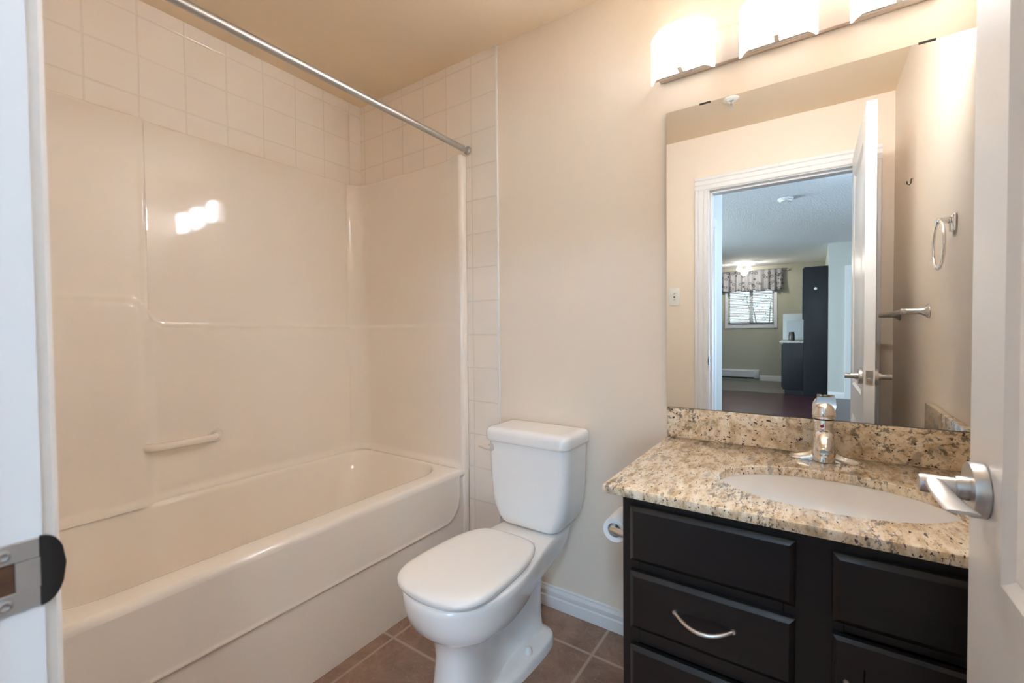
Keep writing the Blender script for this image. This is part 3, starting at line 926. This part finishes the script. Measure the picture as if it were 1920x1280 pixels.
bm = B(); lathe(bm, [(.0042, 0), (.0042, .0015), (.002, .0028)], (FX - .004, FY - .0238, ZCT + .096), (0, -1, .1), 16)
o = obj('temperature_dot', bm, M['red'], fau); o['label'] = 'small dark red temperature dot'

# mirror
mir = thing('mirror', 'large frameless wall mirror above the granite backsplash', 'mirror', (-.035, YB, .87))
bm = box(B(), -.417, XR - .002, YB - .0106, YB - .0045, .8705, 1.8755)
obj('glass', bm, M['mirror'], mir, smooth=0)
bm = box(B(), -.416, XR - .002, YB - .0045, YB - .0005, .8705, 1.875)
obj('backing', bm, M['darkmetal'], mir, smooth=0)
for x in (-.294, .242):
    bm = box(B(), x - .017, x + .017, YB - .0118, YB - .0008, 1.8715, 1.8775, .0006, 1)
    obj('clip', bm, M['darkmetal'], mir)

# vanity light
vl = thing('vanity_light', 'three-shade vanity light bar glowing above the mirror', 'wall lamp', (-.09, YB, 2.04))
bm = box(B(), -.44, .262, YB - .020, YB - .0005, 1.984, 2.091, .003, 2)
obj('back_plate', bm, M['plate'], vl)
def shade_mesh(cx):
    bm = B(); hw, sag, ye, z0, z1, th = .101, .068, YB - .027, 1.974, 2.119, .006
    Rr = (hw * hw + sag * sag) / (2 * sag)
    a = math.asin(hw / Rr); cyc = ye - sag + Rr
    rings = []
    for k in range(29):
        t = -a + 2 * a * k / 28
        po = (cx + Rr * math.sin(t), cyc - Rr * math.cos(t)); pi_ = (cx + (Rr - th) * math.sin(t), cyc - (Rr - th) * math.cos(t))
        rings.append([(po[0], po[1], z0), (pi_[0], pi_[1], z0), (pi_[0], pi_[1], z1), (po[0], po[1], z1)])
    loft(bm, rings)
    return bm
for cx in (-.362, -.091, .183):
    s_ = obj('shade', shade_mesh(cx), M['shade'], vl, smooth=40)
    s_.data.materials.append(M['shade_back'])
    s_.data.materials.append(M['shade_edge'])
    for p in s_.data.polygons:
        c = p.center + ORIG[s_.name]
        out = Vector((c.x - cx, c.y - (YB + .02)))
        if not (p.normal.y < -.2 or (abs(p.normal.x) > .3 and p.normal.x * (c.x - cx) > 0 and p.normal.y < 0)): p.material_index = 1
        elif abs(p.normal.x) > .62: p.material_index = 2
    s_['label'] = 'glowing curved white glass shade'
    bm = box(B(), cx - .09, cx + .09, YB - .034, YB - .020, 1.984, 1.992, .002, 1); box(bm, cx - .006, cx + .006, YB - .092, YB - .034, 1.985, 1.990)
    obj('holder', bm, M['nickel'], s_)
    bm = B(); lathe(bm, [(.004, 0), (.005, .003), (.003, .007)], (cx, YB - .085, 1.984), (0, 0, -1), 14)
    obj('finial', bm, M['nickel'], s_)
    ld = bpy.data.lights.new('vanity_bulb', 'POINT'); ld.energy = LAMP_POWER; ld.color = LAMP_COL; ld.shadow_soft_size = .022
    lo = bpy.data.objects.new('vanity_bulb', ld); lo.location = (cx, YB - .055, 2.045); COL.objects.link(lo)

# ------------------------------------------------------------------ toilet paper
hx, hy, hz = -.418, 1.070, .628
hol = thing('toilet_paper_holder', 'brushed metal paper holder arm on the vanity side', 'paper holder', (-.371, hy, hz))
bm = B(); lathe(bm, [(.020, 0), (.020, .004), (.016, .008)], (-.3705, hy - .012, hz - .004), (-1, 0, 0), 24); obj('flange', bm, M['nickel'], hol)
bm = B(); tube(bm, [(-.3785, hy - .012, hz - .004), (-.405, hy - .012, hz), (-.418, hy - .008, hz), (-.4205, hy + .004, hz), (-.4205, hy + .125, hz)], [.0085, .0085, .0085, .008, .008], 16); obj('arm', bm, M['nickel'], hol)
bm = B(); lathe(bm, [(.018, .012), (.018, .108), (.030, .110), (.0315, .108), (.0315, .012), (.030, .010), (.018, .012)], (-.4205, hy, hz - .010), (0, 1, 0), 40, caps=False)
rl = obj('toilet_paper_roll', bm, M['paper'], origin=(-.4205, hy + .06, hz - .045), smooth=40)
tag(rl, 'small white toilet paper roll hanging beside the vanity', 'toilet paper')

# ------------------------------------------------------------------ bathroom door (open 90 degrees) 
DX0, DX1, DY0, DY1, DZ0, DZ1 = .1759, .2116, .093, .8295, .012, 2.050
dm = B()
def door_face(bm, x, s, panels):
    """front with sunk moulded panels; s=-1 faces -x"""
    ys = sorted({DY0, DY1} | {p[0] for p in panels} | {p[1] for p in panels})
    zs = sorted({DZ0, DZ1} | {p[2] for p in panels} | {p[3] for p in panels})
    for i in range(len(ys) - 1):
        for j in range(len(zs) - 1):
            if any(abs(ys[i] - p[0]) < 1e-6 and abs(zs[j] - p[2]) < 1e-6 for p in panels): continue
            bm.faces.new([bm.verts.new((x, y, z)) for y, z in ((ys[i], zs[j]), (ys[i + 1], zs[j]), (ys[i + 1], zs[j + 1]), (ys[i], zs[j + 1]))])
    for (a, b_, c, d) in panels:
        def rc(i, dp): return [(x - s * dp, a + i, c + i), (x - s * dp, b_ - i, c + i), (x - s * dp, b_ - i, d - i), (x - s * dp, a + i, d - i)]
        loft(bm, [rc(0, 0), rc(.004, .004), rc(.012, .009), rc(.016, .0075), rc(.026, .010), rc(.032, .008), rc(.060, .002)], False, True)
pan = [(DY0 + .115, DY1 - .121, .846, 1.93), (DY0 + .115, DY1 - .121, .24, .695)]
door_face(dm, DX0, -1, pan); door_face(dm, DX1, 1, pan)
for (y0, y1, z0, z1, ax) in ((DY0, DY0, 0, 0, 'y'), (DY1, DY1, 0, 0, 'y'), (0, 0, DZ0, DZ0, 'z'), (0, 0, DZ1, DZ1, 'z')):
    if ax == 'y': q = [(DX0, y0, DZ0), (DX1, y0, DZ0), (DX1, y0, DZ1), (DX0, y0, DZ1)]
    else: q = [(DX0, DY0, z0), (DX1, DY0, z0), (DX1, DY1, z0), (DX0, DY1, z0)]
    dm.faces.new([dm.verts.new(p) for p in q])
door = struct('door_1', dm, M['doorwhite'], 'white panelled bathroom door standing open on the right', 'door', smooth=25)
HZ, HY = .934, .769
def lever_set(s, x):
    bm = B()
    lathe(bm, [(.0325, 0), (.0335, .001), (.0335, .013), (.0325, .0145), (.016, .0146)], (x, HY, HZ), (s, 0, 0), 40)
    lathe(bm, [(.0145, .0145), (.0145, .024), (.0135, .026), (.0115, .0262), (.0115, .058), (.0105, .060), (.002, .060)], (x, HY, HZ), (s, 0, 0), 28)
    h = obj('lever_handle', bm, M['nickel'], door)
    bm = B()
    pts = [(.046, .010, .0060, .006, .004), (.047, .000, .0085, .0065, .005), (.046, -.012, .0105, .004, .0048), (.0435, -.028, .0115, -.001, .0042), (.041, -.045, .0125, -.004, .0038), (.0385, -.062, .0135, -.0055, .0034), (.036, -.078, .0145, -.006, .0030), (.035, -.084, .0145, -.006, .0022)]
    rings = []
    for d, dy, hw, dz, th in pts:
        c = Vector((x + s * d, HY + dy, HZ + dz))
        rings.append([c + Vector((s * hw * math.cos(t), 0, th * math.sin(t) - .18 * hw * math.cos(t) * 0)) for t in [2 * math.pi * k / 20 for k in range(20)]])
    loft(bm, rings)
    obj('lever', bm, M['nickel'], h, smooth=50)
    bm = B(); lathe(bm, [(.0016, 0), (.0016, .0006)], (x + s * .032, HY - .0113, HZ - .002), (0, -1, 0), 12)
    obj('set_screw', bm, M['dark'], h)
lever_set(-1, DX0 - .0001); lever_set(1, DX1 + .0001)
bm = box(B(), DX0 + .006, DX1 - .006, DY1, DY1 + .0015, HZ - .028, HZ + .028, .0006, 1)
lt = obj('latch_plate', bm, M['nickel'], door)
bm = B(); lathe(bm, [(.0085, 0), (.0085, .008), (.006, .011)], ((DX0 + DX1) / 2, DY1 + .0015, HZ - .010), (0, 1, 0), 20)
obj('latch_bolt', bm, M['nickel'], lt)
for z in (.25, 1.05, 1.84):
    bm = B(); tube(bm, [(DX1 + .004, DY0 - .003, z - .045), (DX1 + .004, DY0 - .003, z + .045)], .005, 12)
    obj('hinge', bm, M['nickel'], door)

# ------------------------------------------------------------------ things on the right and front walls, ceiling (seen in the mirror)
tr = thing('towel_ring', 'chrome towel ring on the right wall seen in the mirror', 'towel ring', (XR, 1.29, 1.45))
bm = box(B(), XR - .010, XR - .0005, 1.265, 1.315, 1.423, 1.473, .006, 3); box(bm, XR - .045, XR - .010, 1.279, 1.301, 1.448, 1.466, .003, 2)
obj('mount', bm, M['chrome'], tr)
bm = B(); n = 48
pts = [(XR - .038 - .02 * 0, 1.29 + .071 * math.sin(2 * math.pi * k / n), 1.386 + .071 * math.cos(2 * math.pi * k / n)) for k in range(n)]
rings = []
for k in range(n):
    t = 2 * math.pi * k / n
    c = Vector((XR - .036, 1.29, 1.384)); rad = Vector((0, math.sin(t), math.cos(t)))
    rings.append([c + rad * (.071 + .0042 * math.cos(q)) + Vector((.0042 * math.sin(q), 0, 0)) for q in [2 * math.pi * j / 12 for j in range(12)]])
rings.append(rings[0]); loft(bm, rings, False, False)
obj('ring', bm, M['chrome'], tr, weld=True)
tbz, tx = 1.196, XR - .070
tbr = thing('towel_bar', 'nickel towel bar on the right wall behind the open door', 'towel bar', (XR, .63, tbz))
bm = B(); tube(bm, [(tx, .30, tbz), (tx, .96, tbz)], .0085, 18); obj('bar', bm, M['nickel'], tbr)
for y in (.31, .95):
    bm = B(); lathe(bm, [(.026, 0), (.026, .004), (.019, .010), (.013, .020), (.0105, .03), (.0105, .078), (.008, .081)], (XR - .0005, y, tbz), (-1, 0, 0), 24)
    obj('post', bm, M['nickel'], tbr)
hk = thing('wall_hook', 'tiny metal hook on the right wall above the towel bar', 'hook', (XR, .603, 1.758))
bm = B(); tube(bm, [(XR - .001, .603, 1.772), (XR - .006, .603, 1.770), (XR - .007, .603, 1.752), (XR - .012, .603, 1.745), (XR - .019, .603, 1.750), (XR - .020, .603, 1.762)], .0022, 8); obj('hook_wire', bm, M['darkmetal'], hk)
bm = B(); lathe(bm, [(.006, 0), (.005, .0015)], (XR - .0003, .603, 1.770), (-1, 0, 0), 12); obj('plate', bm, M['nickel'], hk)
lsx, lsz = -.759, 1.355
lsw = thing('switch_plate', 'white wall plate with round-buttoned switch beside the doorway casing', 'light switch', (lsx, YD, lsz))
bm = box(B(), lsx - .035, lsx + .035, YD + .0004, YD + .006, lsz - .057, lsz + .057, .0025, 2); obj('plate', bm, M['plastic'], lsw)
bm = box(B(), lsx - .0165, lsx + .0165, YD + .006, YD + .0085, lsz - .033, lsz + .033, .001, 1); rk = obj('rocker', bm, M['plastic'], lsw)
bm = B(); lathe(bm, [(.006, 0), (.006, .002), (.004, .0035)], (lsx, YD + .0085, lsz - .002), (0, 1, 0), 14); obj('button', bm, M['dark'], rk)
for dz in (.019, -.019):
    bm = box(B(), lsx - .007, lsx + .007, YD + .0085, YD + .010, lsz + dz - .004, lsz + dz + .004, .0006, 1); obj('button', bm, M['lever'], rk)
for dz in (.047, -.047):
    bm = B(); lathe(bm, [(.003, 0), (.0025, .001)], (lsx, YD + .006, lsz + dz), (0, 1, 0), 10); obj('screw', bm, M['plastic'], lsw)
spk = thing('fire_sprinkler', 'small white fire sprinkler on the bathroom ceiling seen in the mirror', 'sprinkler', (-.366, .479, ZC))
bm = B(); lathe(bm, [(.040, 0), (.039, .004), (.030, .010), (.016, .012), (.014, .005)], (-.366, .479, ZC), (0, 0, -1), 28); obj('escutcheon', bm, M['plastic'], spk)
bm = B(); tube(bm, [(-.366, .479, ZC - .010), (-.366, .479, ZC - .022)], .006, 12)
for s in (-1, 1): tube(bm, [(-.366 + s * .006, .479, ZC - .018), (-.366 + s * .011, .479, ZC - .028), (-.366 + s * .002, .479, ZC - .040)], .0025, 8)
obj('frame', bm, M['nickel'], spk)
bm = B(); lathe(bm, [(.013, 0), (.013, .0015)], (-.366, .479, ZC - .040), (0, 0, -1), 16); obj('deflector', bm, M['nickel'], spk)

# ------------------------------------------------------------------ hall, living room and kitchen seen through the doorway in the mirror
HX0, HX1 = -4.6, 4.6
bm = box(B(), HX0, HX1, -5.95, YO, -.06, -.0005)
struct('floor_hall', bm, M['cherry'], 'dark cherry laminate floor beyond the doorway', 'floor')
bm = box(B(), HX0, .21, YF, -5.95, -.06, -.0005)
struct('floor_kitchen', bm, M['greyfloor'], 'grey-brown laminate floor of the kitchen', 'floor')
bm = box(B(), HX0, HX1, YF - .1, YO, ZC2, ZC2 + .06)
struct('ceiling_hall', bm, M['popcorn'], 'stippled grey ceiling of the hall and kitchen', 'ceiling')
struct('wall_hall', front_wall(YO, .0299, HX0, HX1, ZC2), M['hallpaint'], 'hall side of the bathroom wall', 'wall')
KX0, KX1, KZ0, KZ1 = -1.60, -.68, 1.215, 2.23
def holed(x0, x1, y0, y1, zt, ax0, ax1, az0, az1):
    bm = B(); box(bm, x0, ax0, y0, y1, 0, zt); box(bm, ax1, x1, y0, y1, 0, zt)
    if az0 > 0: box(bm, ax0, ax1, y0, y1, 0, az0)
    box(bm, ax0, ax1, y0, y1, az1, zt); return bm
struct('wall_kitchen', holed(HX0, .22, YF - .12, YF, ZC2, KX0, KX1, KZ0, KZ1), M['farpaint'], 'sage grey kitchen wall with the window', 'wall')
bm = B()
PX0, PX1, PZ1 = 1.45, 3.25, 2.15        # patio opening
GX0, GX1 = .52, 1.24                    # bedroom door opening
y0, y1 = YP - .12, YP
for a, b_, z0, z1 in ((.215, GX0, 0, ZC2), (GX0, GX1, 2.06, ZC2), (GX1, PX0, 0, ZC2), (PX0, PX1, PZ1, ZC2), (PX1, HX1, 0, ZC2)): box(bm, a, b_, y0, y1, z0, z1)
struct('wall_living', bm, M['hallpaint'], 'pale grey living room wall beside the dark cabinet', 'wall')
bm = B()
for a, b_, z0, z1 in ((YF - .1, -4.2, 0, ZC2), (-4.2, -1.6, 0, .2), (-4.2, -1.6, 2.35, ZC2), (-1.6, YO, 0, ZC2)): box(bm, HX0 - .1, HX0, a, b_, z0, z1)
struct('wall_living_left', bm, M['hallpaint'], 'far left living room wall', 'wall')
bm = box(B(), HX1, HX1 + .1, YP - .1, YO, 0, ZC2)
struct('wall_living_right', bm, M['hallpaint'], 'far right living room wall', 'wall')
bm = box(B(), .215, .315, YF - .1, YP - .12, 0, ZC2)
struct('wall_kitchen_side', bm, M['farpaint'], 'wall behind the dark kitchen cabinets', 'wall')
HXL = -.70
bm = box(B(), HXL - .1, HXL, -1.40, YO - .001, 0, ZC2)
struct('wall_hall_left', bm, M['hallpaint'], 'short pale hall wall just outside the bathroom doorway', 'wall')
bm = B()
for a, b_ in ((-.14, -.06), (-1.02, -.94)):
    box(bm, HXL, HXL + .016, a, b_, 0, 1.995, .002, 1)
box(bm, HXL, HXL + .016, -1.02, -.06, 1.995, 2.075, .004, 2)
box(bm, HXL, HXL + .006, -.94, -.14, .012, 1.995, .002, 1)
struct('trim_3', bm, M['white'], 'white casing of a closet door on the short hall wall', 'trim')
bm = B()
for a, b_ in ((GX0 - .085, GX0 - .005), (GX1 + .005, GX1 + .085)): box(bm, a, b_, YP, YP + .016, 0, 2.0645, .002, 1)
box(bm, GX0 - .085, GX1 + .085, YP, YP + .016, 2.065, 2.145, .004, 2)
box(bm, GX0 - .012, GX0, y0, y1, 0, 2.06); box(bm, GX1, GX1 + .012, y0, y1, 0, 2.06)
struct('trim_4', bm, M['white'], 'white door casing on the living room wall', 'trim')
bm = box(B(), GX0 + .004, GX1 - .004, YP - .045, YP - .008, .01, 2.05, .003, 2)
d2_ = struct('door_2', bm, M['doorwhite'], 'white door behind the dark cabinet side of the living room', 'door')
for z in (.25, 1.05, 1.84):
    bm = box(B(), GX0 + .004, GX0 + .024, YP - .008, YP + .003, z - .045, z + .045, .001, 1); obj('hinge', bm, M['nickel'], d2_)
bm = B(); extrude_profile(bm, [(YP, 0), (YP + .012, 0), (YP + .012, .08), (YP + .004, .10), (YP, .10)], 'x', .215, GX0 - .085)
struct('baseboard_living', bm, M['white'], 'white baseboard right of the dark kitchen cabinet', 'baseboard')
bm = B(); extrude_profile(bm, [(YF, 0), (YF + .012, 0), (YF + .012, .10), (YF + .004, .12), (YF, .12)], 'x', -.955, -.42)
struct('baseboard_kitchen', bm, M['white'], 'white baseboard between heater and dark cabinet', 'baseboard')

# kitchen window
bm = B()
def rect_frame(bm, x0, x1, z0, z1, w_, y0, y1, b=.003):
    box(bm, x0, x0 + w_, y0, y1, z0, z1, b, 1); box(bm, x1 - w_, x1, y0, y1, z0, z1, b, 1)
    box(bm, x0 + w_, x1 - w_, y0, y1, z0, z0 + w_, b, 1); box(bm, x0 + w_, x1 - w_, y0, y1, z1 - w_, z1, b, 1)
rect_frame(bm, KX0 - .055, KX1 + .055, KZ0 - .055, KZ1 + .055, .06, YF, YF + .016)
rect_frame(bm, KX0, KX1, KZ0, KZ1, .045, YF - .09, YF - .04)
xm = -1.13
box(bm, xm - .035, xm + .035, YF - .085, YF - .045, KZ0 + .045, KZ1 - .045, .003, 1)
win = struct('window_1', bm, M['vinyl'], 'white kitchen window with two sliding sashes and blinds', 'window')
for a, b_ in ((KX0 + .045, xm - .035), (xm + .035, KX1 - .045)):
    bm = box(B(), a, b_, YF - .068, YF - .064, KZ0 + .045, KZ1 - .045); obj('pane', bm, M['pane'], win, smooth=0)
bl = thing('window_blind', 'white horizontal blind hanging in the kitchen window', 'blind', (xm, YF - .015, KZ0 + .06))
nz = 26
first = None
for k in range(nz):
    z = KZ0 + .075 + k * (KZ1 - KZ0 - .12) / nz
    if first is None:
        bm = B()
        loft(bm, [[(a, YF - .030, z - .009), (a, YF - .018, z + .0015), (a, YF - .006, z + .007), (a, YF - .006, z + .0055), (a, YF - .018, z + .0), (a, YF - .030, z - .0105)] for a in (KX0 + .01, KX1 - .01)])
        first = obj('slat', bm, M['slat'], bl); z00 = z
    else:
        c = first.copy(); c.parent = bl; c.location = (0, 0, z - z00); COL.objects.link(c)
bm = box(B(), KX0 + .01, KX1 - .01, YF - .03, YF - .006, KZ0 + .045, KZ0 + .062, .003, 1); obj('bottom_rail', bm, M['darkmetal'], bl)
# patio window frame in the living room wall
bm = B(); rect_frame(bm, PX0, PX1, .0, PZ1, .06, YP - .08, YP - .03); box(bm, (PX0 + PX1) / 2 - .035, (PX0 + PX1) / 2 + .035, YP - .08, YP - .03, .06, PZ1 - .06, .003, 1)
pw = struct('window_2', bm, M['vinyl'], 'white framed patio window of the living room', 'window')
for a, b_ in ((PX0 + .06, (PX0 + PX1) / 2 - .035), ((PX0 + PX1) / 2 + .035, PX1 - .06)):
    bm = box(B(), a, b_, YP - .058, YP - .054, .06, PZ1 - .06); obj('pane', bm, M['pane'], pw, smooth=0)

bm = B()
for a, b_, c, d in ((-4.2, -4.14, .2, 2.35), (-1.66, -1.6, .2, 2.35), (-2.93, -2.87, .26, 2.29), (-4.14, -1.66, .2, .26), (-4.14, -1.66, 2.29, 2.35)): box(bm, HX0 - .09, HX0 - .04, a, b_, c, d, .003, 1)
w3 = struct('added_fill_window', bm, M['vinyl'], 'unseen white framed window added on the living room left side to brighten the hall', 'window')  # window made up to go with the added side light
for a, b_ in ((-4.14, -2.93), (-2.87, -1.66)):
    bm = box(B(), HX0 - .067, HX0 - .063, a, b_, .26, 2.29); obj('pane', bm, M['pane'], w3, smooth=0)

# valance on a rod
val = thing('curtain_valance', 'grey swirl-patterned valance gathered above the kitchen window', 'valance', (-1.15, YF + .06, 2.43))
bm = B(); rows = []
xs = np.linspace(-1.86, -.515, 150)
for z in np.linspace(1.975, 2.435, 26):
    row = []
    for i, x in enumerate(xs):
        u = (2.435 - z) / .46
        amp = .010 + .022 * u
        y = YF + .062 + amp * math.sin((x + 1.86) * 44 + 1.2 * math.sin(x * 9)) + .03 * u
        zz = z - (.014 * math.sin((x + 1.86) * 22) * u)
        row.append((x, y, zz))
    rows.append(row)
vr = [[bm.verts.new(p) for p in r] for r in rows]
for a, b_ in zip(vr[:-1], vr[1:]):
    for i in range(len(xs) - 1): bm.faces.new((a[i], a[i + 1], b_[i + 1], b_[i]))
vo = obj('fabric', bm, M['valance'], val, smooth=80)
md = vo.modifiers.new('thickness', 'SOLIDIFY'); md.thickness = .003
cr = thing('curtain_rod', 'thin metal curtain rod with round end above the valance', 'curtain rod', (-1.15, YF + .055, 2.40))
bm = B(); tube(bm, [(-1.90, YF + .028, 2.395), (-.45, YF + .028, 2.395)], .008, 12); obj('rod', bm, M['nickel'], cr)
bm = B(); lathe(bm, [(.010, 0), (.022, .008), (.026, .022), (.020, .036), (.006, .045)], (-.45, YF + .028, 2.395), (1, 0, 0), 18); obj('finial', bm, M['nickel'], cr)
bm = box(B(), -.495, -.48, YF + .0005, YF + .03, 2.380, 2.41, .003, 1); obj('bracket', bm, M['nickel'], cr)

# baseboard heater
bh = thing('baseboard_heater', 'long white baseboard heater below the kitchen window', 'heater', (-1.7, YF, .06))
bm = B(); extrude_profile(bm, [(YF + .001, .07), (YF + .055, .07), (YF + .06, .08), (YF + .06, .205), (YF + .045, .225), (YF + .001, .235)], 'x', -2.6, -1.06); obj('cover', bm, M['heater'], bh, smooth=20)
bm = box(B(), -1.06, -.958, YF + .001, YF + .068, .055, .24, .005, 2); obj('end_cap', bm, M['heater'], bh)
bm = box(B(), -2.6, -1.06, YF + .001, YF + .045, .045, .07); obj('fin_core', bm, M['darkmetal'], bh)

# dark kitchen cabinets
CX0, CXM, CX1 = -.418, -.119, .212
tc_ = thing('tall_cabinet', 'tall near-black pantry cabinet end at the kitchen entrance', 'cabinet', (.05, YP - .3, 0))
bm = box(B(), CXM, CX1, YP - .60, YP + .0, 0, 2.165, .003, 2); obj('carcass', bm, M['kitchenblack'], tc_)
bm = box(B(), CXM - .020, CXM - .001, YP - .59, YP - .012, 1.30, 2.15, .003, 1); pd = obj('door', bm, M['kitchenblack'], tc_)
for z in (1.45, 1.75):
    bm = B(); tube(bm, [(CXM - .02, YP - .08, z), (CXM - .045, YP - .08, z + .01), (CXM - .045, YP - .08, z + .09), (CXM - .02, YP - .08, z + .10)], .005, 10); obj('handle', bm, M['nickel'], pd)
bm = B(); lathe(bm, [(.022, 0), (.021, .002), (.004, .003)], (.042, YP + .0004, 1.80), (0, 1, 0), 20); sk = obj('wall_plug_cover', bm, M['plastic'], tc_); sk['label'] = 'small round white button on the dark panel'
bc = thing('base_cabinet', 'near-black base cabinet under the pale kitchen counter', 'cabinet', (-.27, YP - .3, 0))
bm = box(B(), CX0 + .03, CXM - .001, YP - 1.4, YP - .03, 0, .10); box(bm, CX0, CXM - .001, YP - 1.4, YP + .0, .10, .893, .003, 2); obj('carcass', bm, M['kitchenblack'], bc)
for k in range(2):
    bm = box(B(), CX0 - .02, CX0 - .001, YP - .05 - .5 * (k + 1), YP - .06 - .5 * k, .13, .86, .003, 1); dd = obj('door', bm, M['kitchenblack'], bc)
    bm = B(); tube(bm, [(CX0 - .02, YP - .12 - .5 * k, .62), (CX0 - .042, YP - .12 - .5 * k, .63), (CX0 - .042, YP - .12 - .5 * k, .72), (CX0 - .02, YP - .12 - .5 * k, .73)], .005, 10); obj('handle', bm, M['nickel'], dd)
bm = box(B(), CX0 - .045, CXM - .001, YP - 1.4, YP + .02, .8935, .930, .004, 2)
o = obj('kitchen_counter', bm, M['counter2'], origin=(-.27, YP - .7, .8935)); tag(o, 'pale speckled kitchen countertop on the black base cabinet', 'countertop')
jr = thing('jar', 'small dark glass jar on the kitchen countertop', 'jar', (-.30, YP - .35, .9305))
bm = B(); lathe(bm, [(.045, 0), (.047, .01), (.047, .11), (.040, .125)], (-.30, YP - .35, .9308), (0, 0, 1), 24); obj('glass_body', bm, M['jarglass'], jr)
bm = B(); lathe(bm, [(.042, 0), (.042, .022), (.038, .026)], (-.30, YP - .35, 1.056), (0, 0, 1), 24); obj('lid', bm, M['darkmetal'], jr)
mw = thing('microwave', 'white boxy microwave with grey door behind the counter jar', 'microwave', (-.26, YP - 1.15, .9305))
bm = box(B(), -.46, -.12, YP - 1.35, YP - .95, .931, 1.42, .008, 2); obj('housing', bm, M['plastic'], mw)
bm = box(B(), -.40, -.135, YP - .9495, YP - .944, .97, 1.29, .004, 1); obj('window', bm, M['heater'], mw)

# kitchen ceiling lamp
LX, LY = -1.19, -7.35
kl = thing('ceiling_lamp', 'small chrome ceiling light with four lit glass shades in the kitchen', 'ceiling lamp', (LX, LY, ZC2))
bm = box(B(), LX - .09, LX + .09, LY - .09, LY + .09, ZC2 - .022, ZC2 - .0005, .006, 2); obj('canopy', bm, M['nickel'], kl)
for sx, sy in ((-1, 1), (1, 1), (-1, -1), (1, -1)):
    ex, ey = LX + sx * .075, LY + sy * .075
    bm = B(); tube(bm, [(LX + sx * .05, LY + sy * .05, ZC2 - .022), (ex, ey, ZC2 - .045), (ex + sx * .008, ey + sy * .008, ZC2 - .066)], .007, 10); ar = obj('arm', bm, M['nickel'], kl)
    bm = B(); lathe(bm, [(.022, 0), (.036, .02), (.044, .05), (.046, .075), (.040, .085)], (ex + sx * .008, ey + sy * .008, ZC2 - .064), (sx * .15, sy * .15, -1), 20); obj('glass_shade', bm, M['kglass'], kl)
ld = bpy.data.lights.new('kitchen_bulbs', 'POINT'); ld.energy = 14; ld.color = (1.0, .93, .82); ld.shadow_soft_size = .06
lo = bpy.data.objects.new('kitchen_bulbs', ld); lo.location = (LX, LY, ZC2 - .19); COL.objects.link(lo)
# unseen hall domes added as fill light for the bathroom, right of the doorway
for (hx_, hy_, lab) in ((1.15, -.95, 'added unseen fill light dome in the hall, farther right of the doorway'), (.45, -1.35, 'added unseen fill light dome in the hall, nearer the doorway centre')):
    hl = thing('hall_fill_light', lab, 'ceiling lamp', (hx_, hy_, ZC2), 'added hall fill lights')
    bm = B(); lathe(bm, [(.165, 0), (.165, .02), (.155, .028)], (hx_, hy_, ZC2 - .0005), (0, 0, -1), 40); obj('base', bm, M['nickel'], hl)
    bm = B(); lathe(bm, [(.150, 0), (.148, .02), (.13, .045), (.09, .065), (.04, .075), (.003, .077)], (hx_, hy_, ZC2 - .0285), (0, 0, -1), 40); obj('fill_dome', bm, M['hallfill_far' if hx_ > 1 else 'hallfill'], hl)
# smoke detector
sd = thing('smoke_detector', 'round white smoke detector on the hall ceiling', 'smoke detector', (-.241, -2.42, ZC2))
bm = B(); lathe(bm, [(.072, 0), (.072, .012), (.068, .016), (.060, .018), (.056, .032), (.040, .036), (.004, .037)], (-.241, -2.42, ZC2 - .0005), (0, 0, -1), 36); obj('housing', bm, M['plastic'], sd)
bm = B(); lathe(bm, [(.006, 0), (.005, .003)], (-.225, -2.40, ZC2 - .037), (0, 0, -1), 12); obj('test_button', bm, M['heater'], sd)

# outside the kitchen window
bm = box(B(), -9, 7, YF - 9, YF - .13, -.5, -.06)
o = struct('ground_outside', bm, M['lawn'], 'green lawn outside the kitchen window', 'lawn')
sh = thing('garden_shrub', 'green leafy shrub outside the kitchen window', 'shrub', (-1.0, YF - 2.2, -.06))
bm = B()
for k in range(5): tube(bm, [(-1.0, YF - 2.2, -.06), (-1.0 + .25 * math.cos(k * 1.3), YF - 2.2 + .2 * math.sin(k * 1.3), 1.0), (-1.0 + .5 * math.cos(k * 1.3), YF - 2.2 + .4 * math.sin(k * 1.3), 1.9)], [.03, .02, .008], 8)
obj('stem', bm, M['bark'], sh)
bm = B()
for k in range(320):
    c = Vector((-1.0 + random.gauss(0, .5), YF - 2.2 + random.gauss(0, .3), 1.25 + random.gauss(0, .42)))
    d = Vector((random.gauss(0, 1), random.gauss(0, 1), random.gauss(0, .6))).normalized(); a, b_ = frame(d)
    s = random.uniform(.03, .06)
    p = [c - d * s, c + a * s * .45 - b_ * s * .08, c + d * s, c - a * s * .45 - b_ * s * .08]
    q = [bm.verts.new(x) for x in p]; bm.faces.new(q)
o = obj('foliage', bm, M['leaf'], sh, smooth=0)
